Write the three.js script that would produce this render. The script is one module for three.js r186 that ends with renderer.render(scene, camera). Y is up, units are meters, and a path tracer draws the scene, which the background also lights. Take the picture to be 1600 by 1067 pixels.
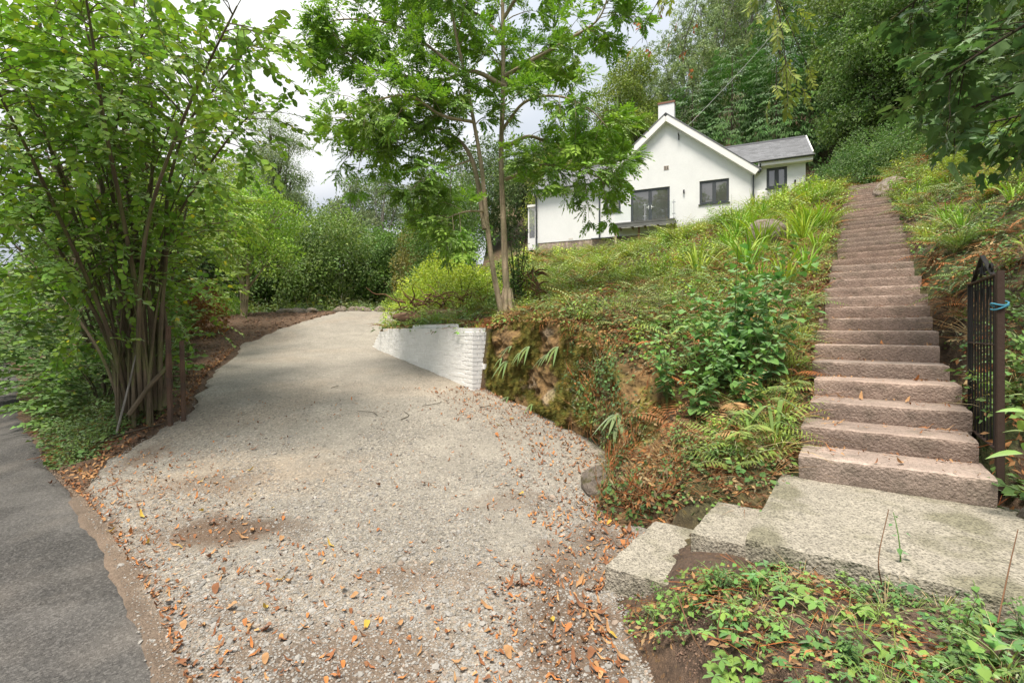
import * as THREE from 'three';
import { mergeGeometries } from 'three/addons/utils/BufferGeometryUtils.js';

// ---------------------------------------------------------------- camera, sky, sun, exposure
const scene = new THREE.Scene();
const camera = new THREE.PerspectiveCamera(70.14, 1600 / 1067, 0.05, 600);
camera.position.set(0, 1.7, 0);
camera.setViewOffset(1600, 1067, 0, 16.5, 1600, 1067);      // a little lens shift: the horizon lies just above the middle
const renderer = new THREE.WebGLRenderer({ antialias: true });
renderer.toneMapping = THREE.LinearToneMapping;
renderer.toneMappingExposure = 1.85;
renderer.shadowMap.enabled = true;

// ---- seeded random numbers and noise
function rng(seed) { let a = seed >>> 0; return () => { a = (a + 0x6D2B79F5) | 0; let t = Math.imul(a ^ (a >>> 15), 1 | a); t = (t + Math.imul(t ^ (t >>> 7), 61 | t)) ^ t; return ((t ^ (t >>> 14)) >>> 0) / 4294967296; }; }
function hash2(x, y, s) { let h = Math.imul(x, 374761393) ^ Math.imul(y, 668265263) ^ Math.imul(s | 0, 1442695041); h = Math.imul(h ^ (h >>> 13), 1274126177); h ^= h >>> 16; return (h >>> 0) / 4294967296; }
const sm = (t) => t * t * (3 - 2 * t), clamp = (x, a = 0, b = 1) => Math.min(b, Math.max(a, x)), mix = (a, b, t) => a + (b - a) * t;
const sstep = (a, b, x) => sm(clamp((x - a) / (b - a)));
function vnoise(x, y, s = 0, per = 0) {
  const ix = Math.floor(x), iy = Math.floor(y), fx = sm(x - ix), fy = sm(y - iy);
  const w = per ? (k) => ((k % per) + per) % per : (k) => k;
  const x0 = w(ix), x1 = w(ix + 1), y0 = w(iy), y1 = w(iy + 1);
  return mix(mix(hash2(x0, y0, s), hash2(x1, y0, s), fx), mix(hash2(x0, y1, s), hash2(x1, y1, s), fx), fy);
}
function fbm(x, y, oct = 4, s = 0, per = 0) { let v = 0, a = 0.5, n = 0; for (let i = 0; i < oct; i++) { v += a * vnoise(x, y, s + i * 17, per); n += a; x *= 2; y *= 2; per *= 2; a *= 0.5; } return v / n; }
function noise3(x, y, z, s = 0) { return (vnoise(x + z * 0.37, y + z * 0.71, s) + vnoise(y - x * 0.31, z + x * 0.53, s + 5) + vnoise(z + y * 0.43, x - y * 0.29, s + 9)) / 3; }

// ---- overcast sky: bright cloud cover, thinner and bluer in places
{
  const W = 1024, H = 512, data = new Float32Array(W * H * 4);
  for (let j = 0; j < H; j++) {
    const el = ((j + 0.5) / H - 0.5) * Math.PI, y = Math.sin(el);
    for (let i = 0; i < W; i++) {
      const az = ((i + 0.5) / W) * 2 * Math.PI, cx = Math.cos(az) * Math.cos(el), cz = Math.sin(az) * Math.cos(el);
      const k = 1 / (Math.max(y, 0) + 0.32);
      const c = fbm(cx * k * 1.7 + 11.3, cz * k * 1.7 + 4.1, 5, 71), c2 = fbm(cx * k * 5 + 3, cz * k * 5 + 8, 4, 77);
      const cover = sstep(0.34, 0.62, c * 0.8 + c2 * 0.2);
      const base = (y > 0 ? 0.4 + 0.42 * y : 0.25);          // overcast skies brighten towards the zenith
      const t = mix(0.84, 1.14, cover);
      const o = (j * W + i) * 4;
      data[o] = base * t * mix(0.86, 1.0, cover); data[o + 1] = base * t * mix(0.93, 1.0, cover); data[o + 2] = base * t * mix(1.03, 1.015, cover); data[o + 3] = 1;
    }
  }
  const sky = new THREE.DataTexture(data, W, H, THREE.RGBAFormat, THREE.FloatType);
  sky.mapping = THREE.EquirectangularReflectionMapping; sky.magFilter = THREE.LinearFilter; sky.minFilter = THREE.LinearFilter; sky.wrapS = THREE.RepeatWrapping; sky.needsUpdate = true;
  scene.background = sky; scene.environment = sky;
}
const sun = new THREE.DirectionalLight(0xfff4e4, 3.7);
sun.position.set(-8, 52, 6); sun.target.position.set(0, 2, -12);
sun.castShadow = true; sun.shadow.radius = 34; sun.shadow.mapSize.set(2048, 2048);
Object.assign(sun.shadow.camera, { left: -45, right: 45, top: 45, bottom: -45, near: 1, far: 140 });
scene.add(sun, sun.target);

// ---------------------------------------------------------------- helpers
const V = (x, y, d) => new THREE.Vector3(x, y, -d);            // x to the right, y up, d metres ahead
const C = (r, g, b) => new THREE.Color().setRGB(r, g, b);
const taken = new Map();
function numbered(name) { const n = taken.get(name) || 0; taken.set(name, n + 1); return n ? name + '_' + String(n).padStart(3, '0') : name; }
function tag(o, label, category, group, kind) { if (label) o.userData.label = label; if (category) o.userData.category = category; if (group) o.userData.group = group; if (kind) o.userData.kind = kind; return o; }
function shadowed(o) { o.castShadow = true; o.receiveShadow = true; return o; }
function thing(name, label, category, pos = [0, 0, 0], turn = 0, group) { const o = new THREE.Group(); o.name = numbered(name); o.position.set(pos[0], pos[1], pos[2]); o.rotation.y = turn; scene.add(o); return tag(o, label, category, group); }
function part(name, geo, material, parent, kind) { const m = shadowed(new THREE.Mesh(geo, material)); m.name = name; parent.add(m); if (kind) m.userData.kind = kind; return m; }
function solo(name, geo, material, label, category, group, kind) { const m = shadowed(new THREE.Mesh(geo, material)); m.name = numbered(name); scene.add(m); return tag(m, label, category, group, kind); }
function instances(name, geo, material, list, parent, kind = 'stuff') {   // list: {m: Matrix4, c: Color}
  const im = shadowed(new THREE.InstancedMesh(geo, material, list.length)); im.name = parent ? name : numbered(name);
  list.forEach((e, i) => { im.setMatrixAt(i, e.m); if (e.c) im.setColorAt(i, e.c); });
  (parent || scene).add(im); im.userData.kind = kind; return im;
}
class GB {                                                    // collects triangles with colours and uv
  constructor() { this.p = []; this.c = []; this.t = []; this.i = []; this.n = 0; }
  add(geo, m, col) {
    const P = geo.attributes.position, K = geo.attributes.color, U = geo.attributes.uv, v = new THREE.Vector3(), I = geo.index, b = this.n;
    for (let k = 0; k < P.count; k++) {
      v.fromBufferAttribute(P, k); if (m) v.applyMatrix4(m); this.p.push(v.x, v.y, v.z);
      const cr = col ? col.r : 1, cg = col ? col.g : 1, cb = col ? col.b : 1;
      if (K) this.c.push(K.getX(k) * cr, K.getY(k) * cg, K.getZ(k) * cb); else this.c.push(cr, cg, cb);
      if (U) this.t.push(U.getX(k), U.getY(k)); else this.t.push(0, 0);
    }
    if (I) for (let k = 0; k < I.count; k++) this.i.push(I.getX(k) + b); else for (let k = 0; k < P.count; k++) this.i.push(k + b);
    this.n += P.count; return this;
  }
  geo(smooth = true) {
    const g = new THREE.BufferGeometry();
    g.setAttribute('position', new THREE.Float32BufferAttribute(this.p, 3)); g.setAttribute('color', new THREE.Float32BufferAttribute(this.c, 3)); g.setAttribute('uv', new THREE.Float32BufferAttribute(this.t, 2));
    g.setIndex(this.i); if (smooth) g.computeVertexNormals(); return g;
  }
}
const M4 = THREE.Matrix4, Q = THREE.Quaternion, V3 = THREE.Vector3, UP = new V3(0, 1, 0);
const trs = (p, q, s) => new M4().compose(p, q, typeof s === 'number' ? new V3(s, s, s) : s);
const eul = (x, y, z, o = 'YXZ') => new Q().setFromEuler(new THREE.Euler(x, y, z, o));
function aim(dir, roll = 0) { const q = new Q().setFromUnitVectors(new V3(0, 0, 1), dir.clone().normalize()); return q.multiply(new Q().setFromAxisAngle(new V3(0, 0, 1), roll)); }
function look(dir, upish = UP) { const z = dir.clone().normalize(), x = new V3().crossVectors(upish, z); if (x.lengthSq() < 1e-5) x.set(1, 0, 0); x.normalize(); const y = new V3().crossVectors(z, x); return new Q().setFromRotationMatrix(new M4().makeBasis(x, y, z)); }   // +z along dir, +y as near up as can be
function boxUV(g, s = 1, ox = 0, oy = 0) {                     // uv in metres by the face that a vertex belongs to
  if (!g.attributes.normal) g.computeVertexNormals();
  const P = g.attributes.position, N = g.attributes.normal, uv = new Float32Array(P.count * 2);
  for (let k = 0; k < P.count; k++) { const ax = Math.abs(N.getX(k)), ay = Math.abs(N.getY(k)), az = Math.abs(N.getZ(k)); let a, b; if (ay >= ax && ay >= az) { a = P.getX(k); b = P.getZ(k); } else if (ax >= az) { a = P.getZ(k); b = P.getY(k); } else { a = P.getX(k); b = P.getY(k); } uv[2 * k] = a * s + ox; uv[2 * k + 1] = b * s + oy; }
  g.setAttribute('uv', new THREE.BufferAttribute(uv, 2)); return g;
}
function box(w, h, d, x = 0, y = 0, z = 0) { const g = new THREE.BoxGeometry(w, h, d); g.translate(x, y, z); return boxUV(g); }
function bevelBox(w, h, d, b = 0.006, x = 0, y = 0, z = 0) { const s = new THREE.Shape(); s.moveTo(-w / 2 + b, -h / 2 + b); s.lineTo(w / 2 - b, -h / 2 + b); s.lineTo(w / 2 - b, h / 2 - b); s.lineTo(-w / 2 + b, h / 2 - b); s.closePath(); const g = new THREE.ExtrudeGeometry(s, { depth: d - 2 * b, bevelEnabled: true, bevelSegments: 1, bevelThickness: b, bevelSize: b, steps: 1 }); g.translate(x, y, z - d / 2 + b); return boxUV(g); }
function tube(pts, rad, sides = 7, uvLen = 1) {               // a tapering tube along points; rad is a list or a number
  const n = pts.length, pos = [], uv = [], idx = [], R = (k) => (typeof rad === 'number' ? rad : rad[k]);
  let nx = null, len = 0; const T = new V3(), N = new V3(), B = new V3();
  for (let k = 0; k < n; k++) {
    T.subVectors(pts[Math.min(n - 1, k + 1)], pts[Math.max(0, k - 1)]).normalize();
    if (!nx) { nx = Math.abs(T.y) < 0.9 ? new V3(0, 1, 0) : new V3(1, 0, 0); }
    N.copy(nx).addScaledVector(T, -nx.dot(T)).normalize(); B.crossVectors(T, N); nx = N.clone();
    if (k) len += pts[k].distanceTo(pts[k - 1]);
    for (let s = 0; s <= sides; s++) { const a = (s / sides) * Math.PI * 2, c = Math.cos(a) * R(k), q = Math.sin(a) * R(k); pos.push(pts[k].x + N.x * c + B.x * q, pts[k].y + N.y * c + B.y * q, pts[k].z + N.z * c + B.z * q); uv.push((s / sides) * Math.max(1, Math.round(R(0) * 6.3 / 0.35)) * 0.35, len * uvLen); }
  }
  for (let k = 0; k < n - 1; k++) for (let s = 0; s < sides; s++) { const a = k * (sides + 1) + s, b = a + sides + 1; idx.push(a, a + 1, b, a + 1, b + 1, b); }
  const e = pos.length / 3; pos.push(pts[n - 1].x, pts[n - 1].y, pts[n - 1].z); uv.push(0, len); for (let s = 0; s < sides; s++) idx.push((n - 1) * (sides + 1) + s, (n - 1) * (sides + 1) + s + 1, e);
  const g = new THREE.BufferGeometry(); g.setAttribute('position', new THREE.Float32BufferAttribute(pos, 3)); g.setAttribute('uv', new THREE.Float32BufferAttribute(uv, 2)); g.setIndex(idx); g.computeVertexNormals(); return g;
}
function spline(pts, n) { const c = new THREE.CatmullRomCurve3(pts, false, 'centripetal'); return c.getPoints(n); }
function taper(r0, r1, n, e = 1) { return Array.from({ length: n }, (_, k) => mix(r0, r1, Math.pow(k / (n - 1), e))); }

// ---- textures
function tex(w, h, fn, srgb = true, repeat = true) {          // fn(u, v) -> linear colour [r, g, b] or a height
  const d = new Uint8Array(w * h * 4);
  const enc = (x) => 255 * clamp(x <= 0.0031308 ? 12.92 * x : 1.055 * Math.pow(x, 1 / 2.4) - 0.055);
  for (let j = 0; j < h; j++) for (let i = 0; i < w; i++) {
    const r = fn((i + 0.5) / w, (j + 0.5) / h), o = (j * w + i) * 4;
    if (srgb) { d[o] = enc(r[0]); d[o + 1] = enc(r[1]); d[o + 2] = enc(r[2]); } else { const v = 255 * clamp(typeof r === 'number' ? r : r[0]); d[o] = d[o + 1] = d[o + 2] = v; }
    d[o + 3] = 255;
  }
  const t = new THREE.DataTexture(d, w, h); t.magFilter = THREE.LinearFilter; t.minFilter = THREE.LinearMipmapLinearFilter; t.generateMipmaps = true;
  if (repeat) t.wrapS = t.wrapT = THREE.RepeatWrapping; if (srgb) t.colorSpace = THREE.SRGBColorSpace; t.needsUpdate = true; return t;
}
function rep(t, s) { const c = t.clone(); c.repeat.set(s, s); c.needsUpdate = true; return c; }
const mat = (o) => new THREE.MeshStandardMaterial({ roughness: 0.9, ...o });

// ---------------------------------------------------------------- the lie of the land
function plateSpline(pts) {                                   // a thin-plate surface through (x, d, y) points
  const n = pts.length, N = n + 3, A = Array.from({ length: N }, () => new Float64Array(N + 1)), ph = (r2) => (r2 < 1e-9 ? 0 : 0.5 * r2 * Math.log(r2));
  for (let i = 0; i < n; i++) { for (let j = 0; j < n; j++) A[i][j] = ph((pts[i][0] - pts[j][0]) ** 2 + (pts[i][1] - pts[j][1]) ** 2) + (i === j ? 0.4 : 0); A[i][n] = A[n][i] = 1; A[i][n + 1] = A[n + 1][i] = pts[i][0]; A[i][n + 2] = A[n + 2][i] = pts[i][1]; A[i][N] = pts[i][2]; }
  for (let c = 0; c < N; c++) { let p = c; for (let r = c + 1; r < N; r++) if (Math.abs(A[r][c]) > Math.abs(A[p][c])) p = r; [A[c], A[p]] = [A[p], A[c]]; for (let r = c + 1; r < N; r++) { const f = A[r][c] / A[c][c]; if (f) for (let k = c; k <= N; k++) A[r][k] -= f * A[c][k]; } }
  const w = new Float64Array(N); for (let r = N - 1; r >= 0; r--) { let s = A[r][N]; for (let k = r + 1; k < N; k++) s -= A[r][k] * w[k]; w[r] = s / A[r][r]; }
  return (x, d) => { let s = w[n] + w[n + 1] * x + w[n + 2] * d; for (let i = 0; i < n; i++) s += w[i] * ph((x - pts[i][0]) ** 2 + (d - pts[i][1]) ** 2); return s; };
}
function curve(tab) { return (d) => { if (d <= tab[0][0]) return tab[0][1]; for (let k = 1; k < tab.length; k++) if (d <= tab[k][0]) { const [a, x] = tab[k - 1], [b, y] = tab[k]; return mix(x, y, (d - a) / (b - a)); } return tab[tab.length - 1][1]; }; }
const driveRise = curve([[-20, 0], [3, 0], [5, 0.1], [6.5, 0.31], [8.5, 0.65], [10.5, 0.9], [13.3, 1.23], [16, 1.77], [19, 2.37], [23, 2.7]]);
const driveLeft = curve([[0.2, 0.35], [2.4, -1.75], [3.2, -2.5], [4.7, -4.15], [6.2, -5.05], [7.5, -4.93], [9.9, -6.1], [13.7, -7.6], [16, -7.6], [19, -7.0], [22, -7.2]]);
const driveRight = curve([[0.2, 0.5], [2, 0.62], [3.1, 0.6], [3.5, 0.85], [3.9, 1.12], [4.1, 0.95], [4.4, 0.78], [5.3, 1.15], [6.5, 0.9], [8.55, -0.45], [8.6, -0.8], [13.3, -3.84], [17, -3.75], [19, -3.6], [22, -3.4]]);
const roadEdge = curve([[-8, 6], [0.2, 0.3], [2.35, -1.65], [3.13, -2.41], [4.57, -4.03], [6.36, -6.2], [9.7, -9.9], [15.6, -15.9], [22, -23], [40, -46]]);
const cut = curve([[-20, 0.6], [0.2, 0.5], [2, 0.62], [3.1, 0.6], [3.5, 0.85], [3.9, 1.12], [4.1, 0.95], [4.4, 0.78], [5.3, 1.15], [6.5, 0.9], [8.55, -0.45], [8.6, -0.8], [13.3, -3.84], [17, -3.75], [20, -3.4], [40, -3], [120, -3]]);
const SD = new THREE.Vector2(0.584, 0.812), SR = new THREE.Vector2(0.812, -0.584);   // up the steps, and to their right (x, d)
const ST = { x: 2.74, d: 3.57, y: 0.71, run: 0.45, rise: 0.165, n: 39, w: 1.15 };
const stairAt = (a, b) => [ST.x + SD.x * a + SR.x * b, ST.d + SD.y * a + SR.y * b];
const stairLocal = (x, d) => { const dx = x - ST.x, dd = d - ST.d; return [dx * SD.x + dd * SD.y, dx * SR.x + dd * SR.y]; };
const lowPts = [[-9, 4, 0], [-15, 9, 0], [-25, 18, 0], [-20, 8, 0], [0, -8, 0], [8, -8, 0], [-10, -8, 0], [-40, 20, 0], [-40, 0, 0], [-46, 40, 0], [-9.9, 9.7, 0], [-15.9, 15.6, 0], [-6.2, 6.3, 0.02], [-23, 22, 0],
  [-5.6, 7.2, 0.42], [-6.2, 7.6, 0.42], [-7.5, 8.4, 0.2], [-7, 9.5, 0.72], [-8.7, 13, 1.3], [-11.1, 18, 2.1], [-10, 12, 0.75], [-13, 15, 1.0], [-16, 20, 1.7], [-20, 24, 1.6], [-5, 25, 2.8], [-10, 25, 2.6], [-15, 30, 2.8], [-5, 32, 3.4], [-10, 40, 4.5], [-25, 40, 4], [-15, 60, 7], [-40, 60, 6], [-60, 90, 10], [-15, 110, 16], [-90, 60, 8]];
for (const d of [1.2, 2.4, 3.4, 4.8, 6.5, 8.5, 10.5, 13.3, 16, 19, 22]) for (const t of [0, 0.5, 1]) { const a = driveLeft(d), b = d > 8 ? driveRight(d) + 0.3 : 1.3; lowPts.push([mix(a, b, t), d, driveRise(d) * (t === 0 && d < 7 ? 0.45 : 1)]); }
const highPts = [[-0.5, 9, 1.78], [-3.5, 13.6, 1.78], [-2, 11.5, 1.85], [-3.3, 17, 2.02], [-3.3, 20, 2.5], [-5, 25, 2.8], [-5, 32, 3.4], [-0.13, 9.8, 2.02], [0.96, 7.3, 1.92], [2.4, 7.4, 2.05], [1.6, 6.2, 1.45], [1.8, 4.6, 0.6], [2.05, 3.95, 0.46], [1.4, 5.3, 0.42], [1.0, 4.5, 0.25], [0.9, 4.1, 0.12],
  [0.9, 2.3, 0.36], [0.7, 2.3, 0.2], [1.2, 2.5, 0.42], [1.6, 1.8, 0.46], [2.5, 1.3, 0.5], [1.2, 1, 0.36], [2.5, 0.3, 0.5], [4, 2, 0.75], [4.2, 0.5, 0.8], [1.0, -3, 0.3], [6, -3, 1.2], [0.8, 3.4, 0], [1.35, 3.4, 0.15], [1.06, 2.88, 0.38], [2, 2.9, 0.36], [2.6, 2.5, 0.36], [3.2, 2.6, 0.5],
  [3, 12, 2.9], [1, 16, 3.2], [5, 20, 4.6], [0, 22, 3.7], [4, 25, 5.3], [10, 22, 6.1], [1, 30, 6.3], [6.26, 29.2, 6.4], [5.3, 30.8, 6.8], [9, 27.8, 7.1], [13.4, 27.2, 8.2], [15.8, 26.1, 8.95], [2, 34, 7.0], [9, 34, 8.2], [15, 33, 9.2], [19, 28, 10.2],
  [14.8, 20, 7.6], [17, 22.5, 9.4], [18, 20, 9.6], [6.3, 5.6, 2.75], [8, 7.5, 3.8], [5.4, 3.8, 1.9], [7, 3.5, 2.9], [10, 8.5, 5.0], [14, 12, 7.6], [20, 18, 11.5], [30, 28, 19], [12, 5, 6], [12, 40, 13], [5, 42, 10.5], [22, 36, 14.5], [12, 50, 19], [28, 46, 23], [12, 62, 26], [40, 60, 34], [-2, 60, 15], [-2, 44, 7.5], [60, 90, 50], [10, 110, 44], [50, 30, 32], [40, 8, 22], [30, -5, 14]];
for (const n of [1, 6, 11, 16, 21, 26, 31, 36, 39]) { const a = (n - 1) * ST.run, y = ST.y + (n - 1) * ST.rise; for (const [b, dy] of [[0, -0.14], [-0.75, -0.06], [0.75, 0.02], [-1.6, n < 5 ? -0.2 : 0.02], [1.6, 0.45]]) { const [x, d] = stairAt(a, b); highPts.push([x, d, y + dy]); } }
const lowY = plateSpline(lowPts), highY0 = plateSpline(highPts);
const slabCaps = [[-1.5, 0.1, -0.7, 1.12, 0.43], [-1.22, -0.38, -1.1, -0.7, 0.26], [-1.66, -0.62, -1.52, -1.24, 0.09]];   // the ground stays under the landing and the lower treads
function highY(x, d, bumpy = 0) { let y = highY0(x, d) + bumpy; const [a, b] = stairLocal(x, d); if (a > -0.1 && a < ST.n * ST.run + 0.3 && Math.abs(b) < 0.72) { const s = ST.y + clamp(a / ST.run, 0, ST.n - 1) * ST.rise - (Math.abs(b) < 0.5 || d < 8 ? 0.3 : 0.2); y = Math.min(y, s); } for (const [a0, a1, b0, b1, cap] of slabCaps) { const o = Math.max(a0 - a, a - a1, b0 - b, b - b1); if (o < 0.5) y = Math.min(y, cap + Math.max(0, o) * 1.7); } return y; }
const hillSide = (x, d) => x > cut(d) + (d > 3.95 && d < 8.5 ? 0.5 : 0.2);
function groundY(x, d, bumpy = 0) { if (d < 3.3) { const t = sstep(0.02, 0.5, x - cut(d)); return t <= 0 ? lowY(x, d) : mix(lowY(x, d), highY(x, d, bumpy), t); } return hillSide(x, d) ? highY(x, d, bumpy) : lowY(x, d); }
function slopeUp(x, d, e = 0.15) { const f = hillSide(x, d) ? highY : lowY; return new V3(f(x - e, d) - f(x + e, d), 2 * e, f(x, d + e) - f(x, d - e)).normalize(); }

// ---------------------------------------------------------------- surfaces
function cells(x, y, s, per) {                                // nearest and second nearest of jittered points, and the nearest one's number
  const ix = Math.floor(x), iy = Math.floor(y); let a = 9, b = 9, id = 0;
  for (let j = -1; j <= 1; j++) for (let i = -1; i <= 1; i++) {
    const cx = ix + i, cy = iy + j, wx = per ? ((cx % per) + per) % per : cx, wy = per ? ((cy % per) + per) % per : cy;
    const px = cx + hash2(wx, wy, s), py = cy + hash2(wx, wy, s + 1), q = (x - px) ** 2 + (y - py) ** 2;
    if (q < a) { b = a; a = q; id = hash2(wx, wy, s + 2); } else if (q < b) b = q;
  }
  return [Math.sqrt(a), Math.sqrt(b), id];
}
const bumpGravel = tex(1024, 1024, (u, v) => { const [a, b] = cells(u * 46, v * 46, 3, 46), [c, e] = cells(u * 110, v * 110, 8, 110); return 0.55 * clamp((b - a) * 1.7) + 0.25 * clamp((e - c) * 1.6) + 0.2 * fbm(u * 12, v * 12, 4, 5, 12); }, false);
const grainMap = tex(1024, 1024, (u, v) => { const f = fbm(u * 14, v * 14, 6, 21, 14), g = hash2(Math.floor(u * 1024), Math.floor(v * 1024), 4), h = fbm(u * 90, v * 90, 3, 27, 90); const k = 0.55 + 0.55 * f + 0.22 * (g - 0.5) + 0.5 * (h - 0.5); return [k, k, k]; });
const bumpGrain = tex(1024, 1024, (u, v) => 0.6 * fbm(u * 60, v * 60, 4, 33, 60) + 0.4 * hash2(Math.floor(u * 512), Math.floor(v * 512), 9), false);
const litterMap = tex(1024, 1024, (u, v) => {                 // crumbly soil with scraps of dead leaf and stalk, three metres a tile
  const f = fbm(u * 26, v * 26, 5, 41, 26), g = fbm(u * 90, v * 90, 4, 47, 90);
  const [a, b, id] = cells(u * 70 + 2 * f, v * 70, 51, 70); const chip = id > 0.62 && a < 0.36 ? 1 : 0;
  const k = 0.45 + 0.55 * f + 0.7 * (g - 0.5);
  const c = [k, k, k]; if (chip) { const q = 0.9 + 0.9 * hash2(Math.floor(id * 9999), 3, 2); c[0] = q * 1.25; c[1] = q * 0.95; c[2] = q * 0.7; } return c;
});
const bumpSoil = tex(512, 512, (u, v) => 0.7 * fbm(u * 24, v * 24, 5, 61, 24) + 0.3 * hash2(Math.floor(u * 256), Math.floor(v * 256), 12), false);

// ---- ground: one sheet, brown soil, moss and old grass
const groundMat = mat({ vertexColors: true, map: rep(litterMap, 0.5), bumpMap: rep(bumpSoil, 1.3), bumpScale: 0.03, roughness: 1 });
{
  const axis = (parts) => { const a = []; for (const [x0, x1, n] of parts) for (let k = 0; k < n; k++) a.push(mix(x0, x1, k / n)); a.push(parts[parts.length - 1][1]); return a; };
  const xs = axis([[-110, -46, 12], [-46, -18, 20], [-18, -8, 40], [-8, 7, 170], [7, 18, 66], [18, 46, 32], [46, 110, 14]]), ds = axis([[-30, -3, 12], [-3, 1, 24], [1, 11, 130], [11, 22, 84], [22, 46, 56], [46, 140, 26]]);
  const pos = [], col = [], uv = [], idx = [];
  for (const d of ds) for (const x of xs) {
    const hill = hillSide(x, d), bumps = (fbm(x * 2.1, d * 2.1, 4, 81) - 0.5) * (d < 4 ? 0.1 : 0.16); let y = groundY(x, d, bumps);
    if (hill && d < 3.4 && !(x < driveRight(d) + 0.1)) y += (fbm(x * 9, d * 9, 4, 87) - 0.5) * 0.07;
    y += (!hill && x < driveLeft(d) - 0.15 && x > roadEdge(d) + 0.1 ? (fbm(x * 4, d * 4, 4, 85) - 0.4) * 0.12 : 0);
    const inDrive = x > driveLeft(d) - 0.1 && x < driveRight(d) + (d < 3.3 ? 0.02 : 0.2) && d > 0.2 && d < 22, onRoad = x < roadEdge(d) + 0.05 && x > roadEdge(d) - 6.5;
    if (inDrive || onRoad) y = lowY(x, d) - 0.05;
    pos.push(x, y, -d); uv.push(x + y * 0.9, d - y * 0.7);
    const n1 = fbm(x * 0.8, d * 0.8, 4, 91), n2 = fbm(x * 2.6, d * 2.6, 3, 95);
    let c = [0.155, 0.098, 0.062];                             // bare soil
    if (hill) { const g = sstep(0.4, 0.62, n1), t = sstep(0.5, 0.7, n2); c = [mix(mix(0.13, 0.085, g), 0.2, t * 0.6), mix(mix(0.085, 0.105, g), 0.15, t * 0.6), mix(mix(0.05, 0.035, g), 0.075, t * 0.6)]; if (d < 3.4) c = [0.15, 0.098, 0.068]; }
    else if (x < roadEdge(d) - 6 || d > 24) c = [0.07, 0.075, 0.03];
    col.push(...c);
  }
  const n = xs.length; for (let j = 0; j < ds.length - 1; j++) for (let i = 0; i < n - 1; i++) { const a = j * n + i; idx.push(a, a + 1, a + n, a + 1, a + n + 1, a + n); }
  const g = new THREE.BufferGeometry(); g.setAttribute('position', new THREE.Float32BufferAttribute(pos, 3)); g.setAttribute('color', new THREE.Float32BufferAttribute(col, 3)); g.setAttribute('uv', new THREE.Float32BufferAttribute(uv, 2)); g.setIndex(idx); g.computeVertexNormals();
  solo('ground', g, groundMat, 'bare brown soil and rough hillside around the drive', null, null, 'structure');
}
function strip(d0, d1, rows, left, right, cols, lift, uvFn) { // a sheet between two edges, laid on the low ground
  const pos = [], uv = [], idx = [];
  for (let j = 0; j <= rows; j++) { const d = mix(d0, d1, j / rows), a = left(d), b = right(d); for (let i = 0; i <= cols; i++) { const t = i / cols, x = mix(a, b, t), edge = Math.min(1, Math.min(t, 1 - t) * cols / 1.5); pos.push(x, lowY(x, d) + lift(x, d) * edge - 0.03 * (1 - edge), -d); const q = uvFn(x, d); uv.push(q[0], q[1]); } }
  for (let j = 0; j < rows; j++) for (let i = 0; i < cols; i++) { const a = j * (cols + 1) + i, b = a + cols + 1; idx.push(a, a + 1, b, a + 1, b + 1, b); }
  const g = new THREE.BufferGeometry(); g.setAttribute('position', new THREE.Float32BufferAttribute(pos, 3)); g.setAttribute('uv', new THREE.Float32BufferAttribute(uv, 2)); g.setIndex(idx); g.computeVertexNormals(); return g;
}
// ---- lane: worn asphalt
{
  const m = tex(1024, 1024, (u, v) => { const f = fbm(u * 8, v * 8, 5, 101, 8), g = hash2(Math.floor(u * 700), Math.floor(v * 700), 14), h = fbm(u * 3, v * 3, 4, 107, 3), dust = sstep(0.52, 0.75, h) * 0.045; const [a, b, id] = cells(u * 260, v * 260, 111, 260), pat = sstep(0.48, 0.56, fbm(u * 2.5 + 1, v * 2.5, 5, 119, 0)) * 0.018; const k = pat + 0.045 + 0.045 * (f - 0.4) + 0.03 * (g - 0.5) + (id > 0.8 ? 0.035 : id < 0.2 ? -0.02 : 0); return [k * 1.05 + dust, k + dust * 0.86, k * 0.95 + dust * 0.72]; });
  const wob = (d) => roadEdge(d) + (fbm(d * 5, 3, 4, 115) - 0.5) * 0.16 + 0.06;
  const g = strip(-8, 40, 460, (d) => roadEdge(d) - 5.2, wob, 64, () => 0.006, (x, d) => [x / 3, d / 3]);
  solo('road', g, mat({ map: m, bumpMap: rep(bumpGrain, 1.7), bumpScale: 0.008, roughness: 0.85 }), 'narrow dark asphalt lane running past the drive', null, null, 'structure');
}
// ---- drive: pale compacted stone with dirt, laid out in metres on the ground
const DX0 = -8.4, DX1 = 1.8, DD0 = 0.6, DD1 = 23;
const spot = (x, d, cx, cd, rx, rd, n = 0.55) => sstep(1.15, 0.35, Math.hypot((x - cx) / rx, (d - cd) / rd) + (fbm(x * 4.2, d * 4.2, 4, 131) - 0.5) * 2 * n);
function dirtAt(x, d) {                                       // where brown soil lies on the stone
  const e = x - roadEdge(d);
  return Math.max(spot(x, d, -2.35, 4.05, 0.85, 0.34), spot(x, d, -1.0, 2.5, 0.75, 0.4) * 0.8, spot(x, d, 0.35, 2.7, 0.45, 1.1) * 0.95, spot(x, d, 0.75, 3.9, 0.35, 0.4) * 0.8, spot(x, d, -0.6, 3.3, 0.5, 0.25) * 0.6, spot(x, d, -2.0, 2.9, 0.6, 0.25) * 0.6, spot(x, d, -3.2, 5.0, 0.9, 0.3) * 0.5, spot(x, d, 0.1, 4.6, 0.5, 0.25) * 0.4, sstep(0.26, 0.04, e + (fbm(x * 3, d * 3, 4, 137) - 0.5) * 0.4) * 0.85, spot(x, d, -4.6, 6.1, 0.4, 0.5) * 0.7);
}
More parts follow.
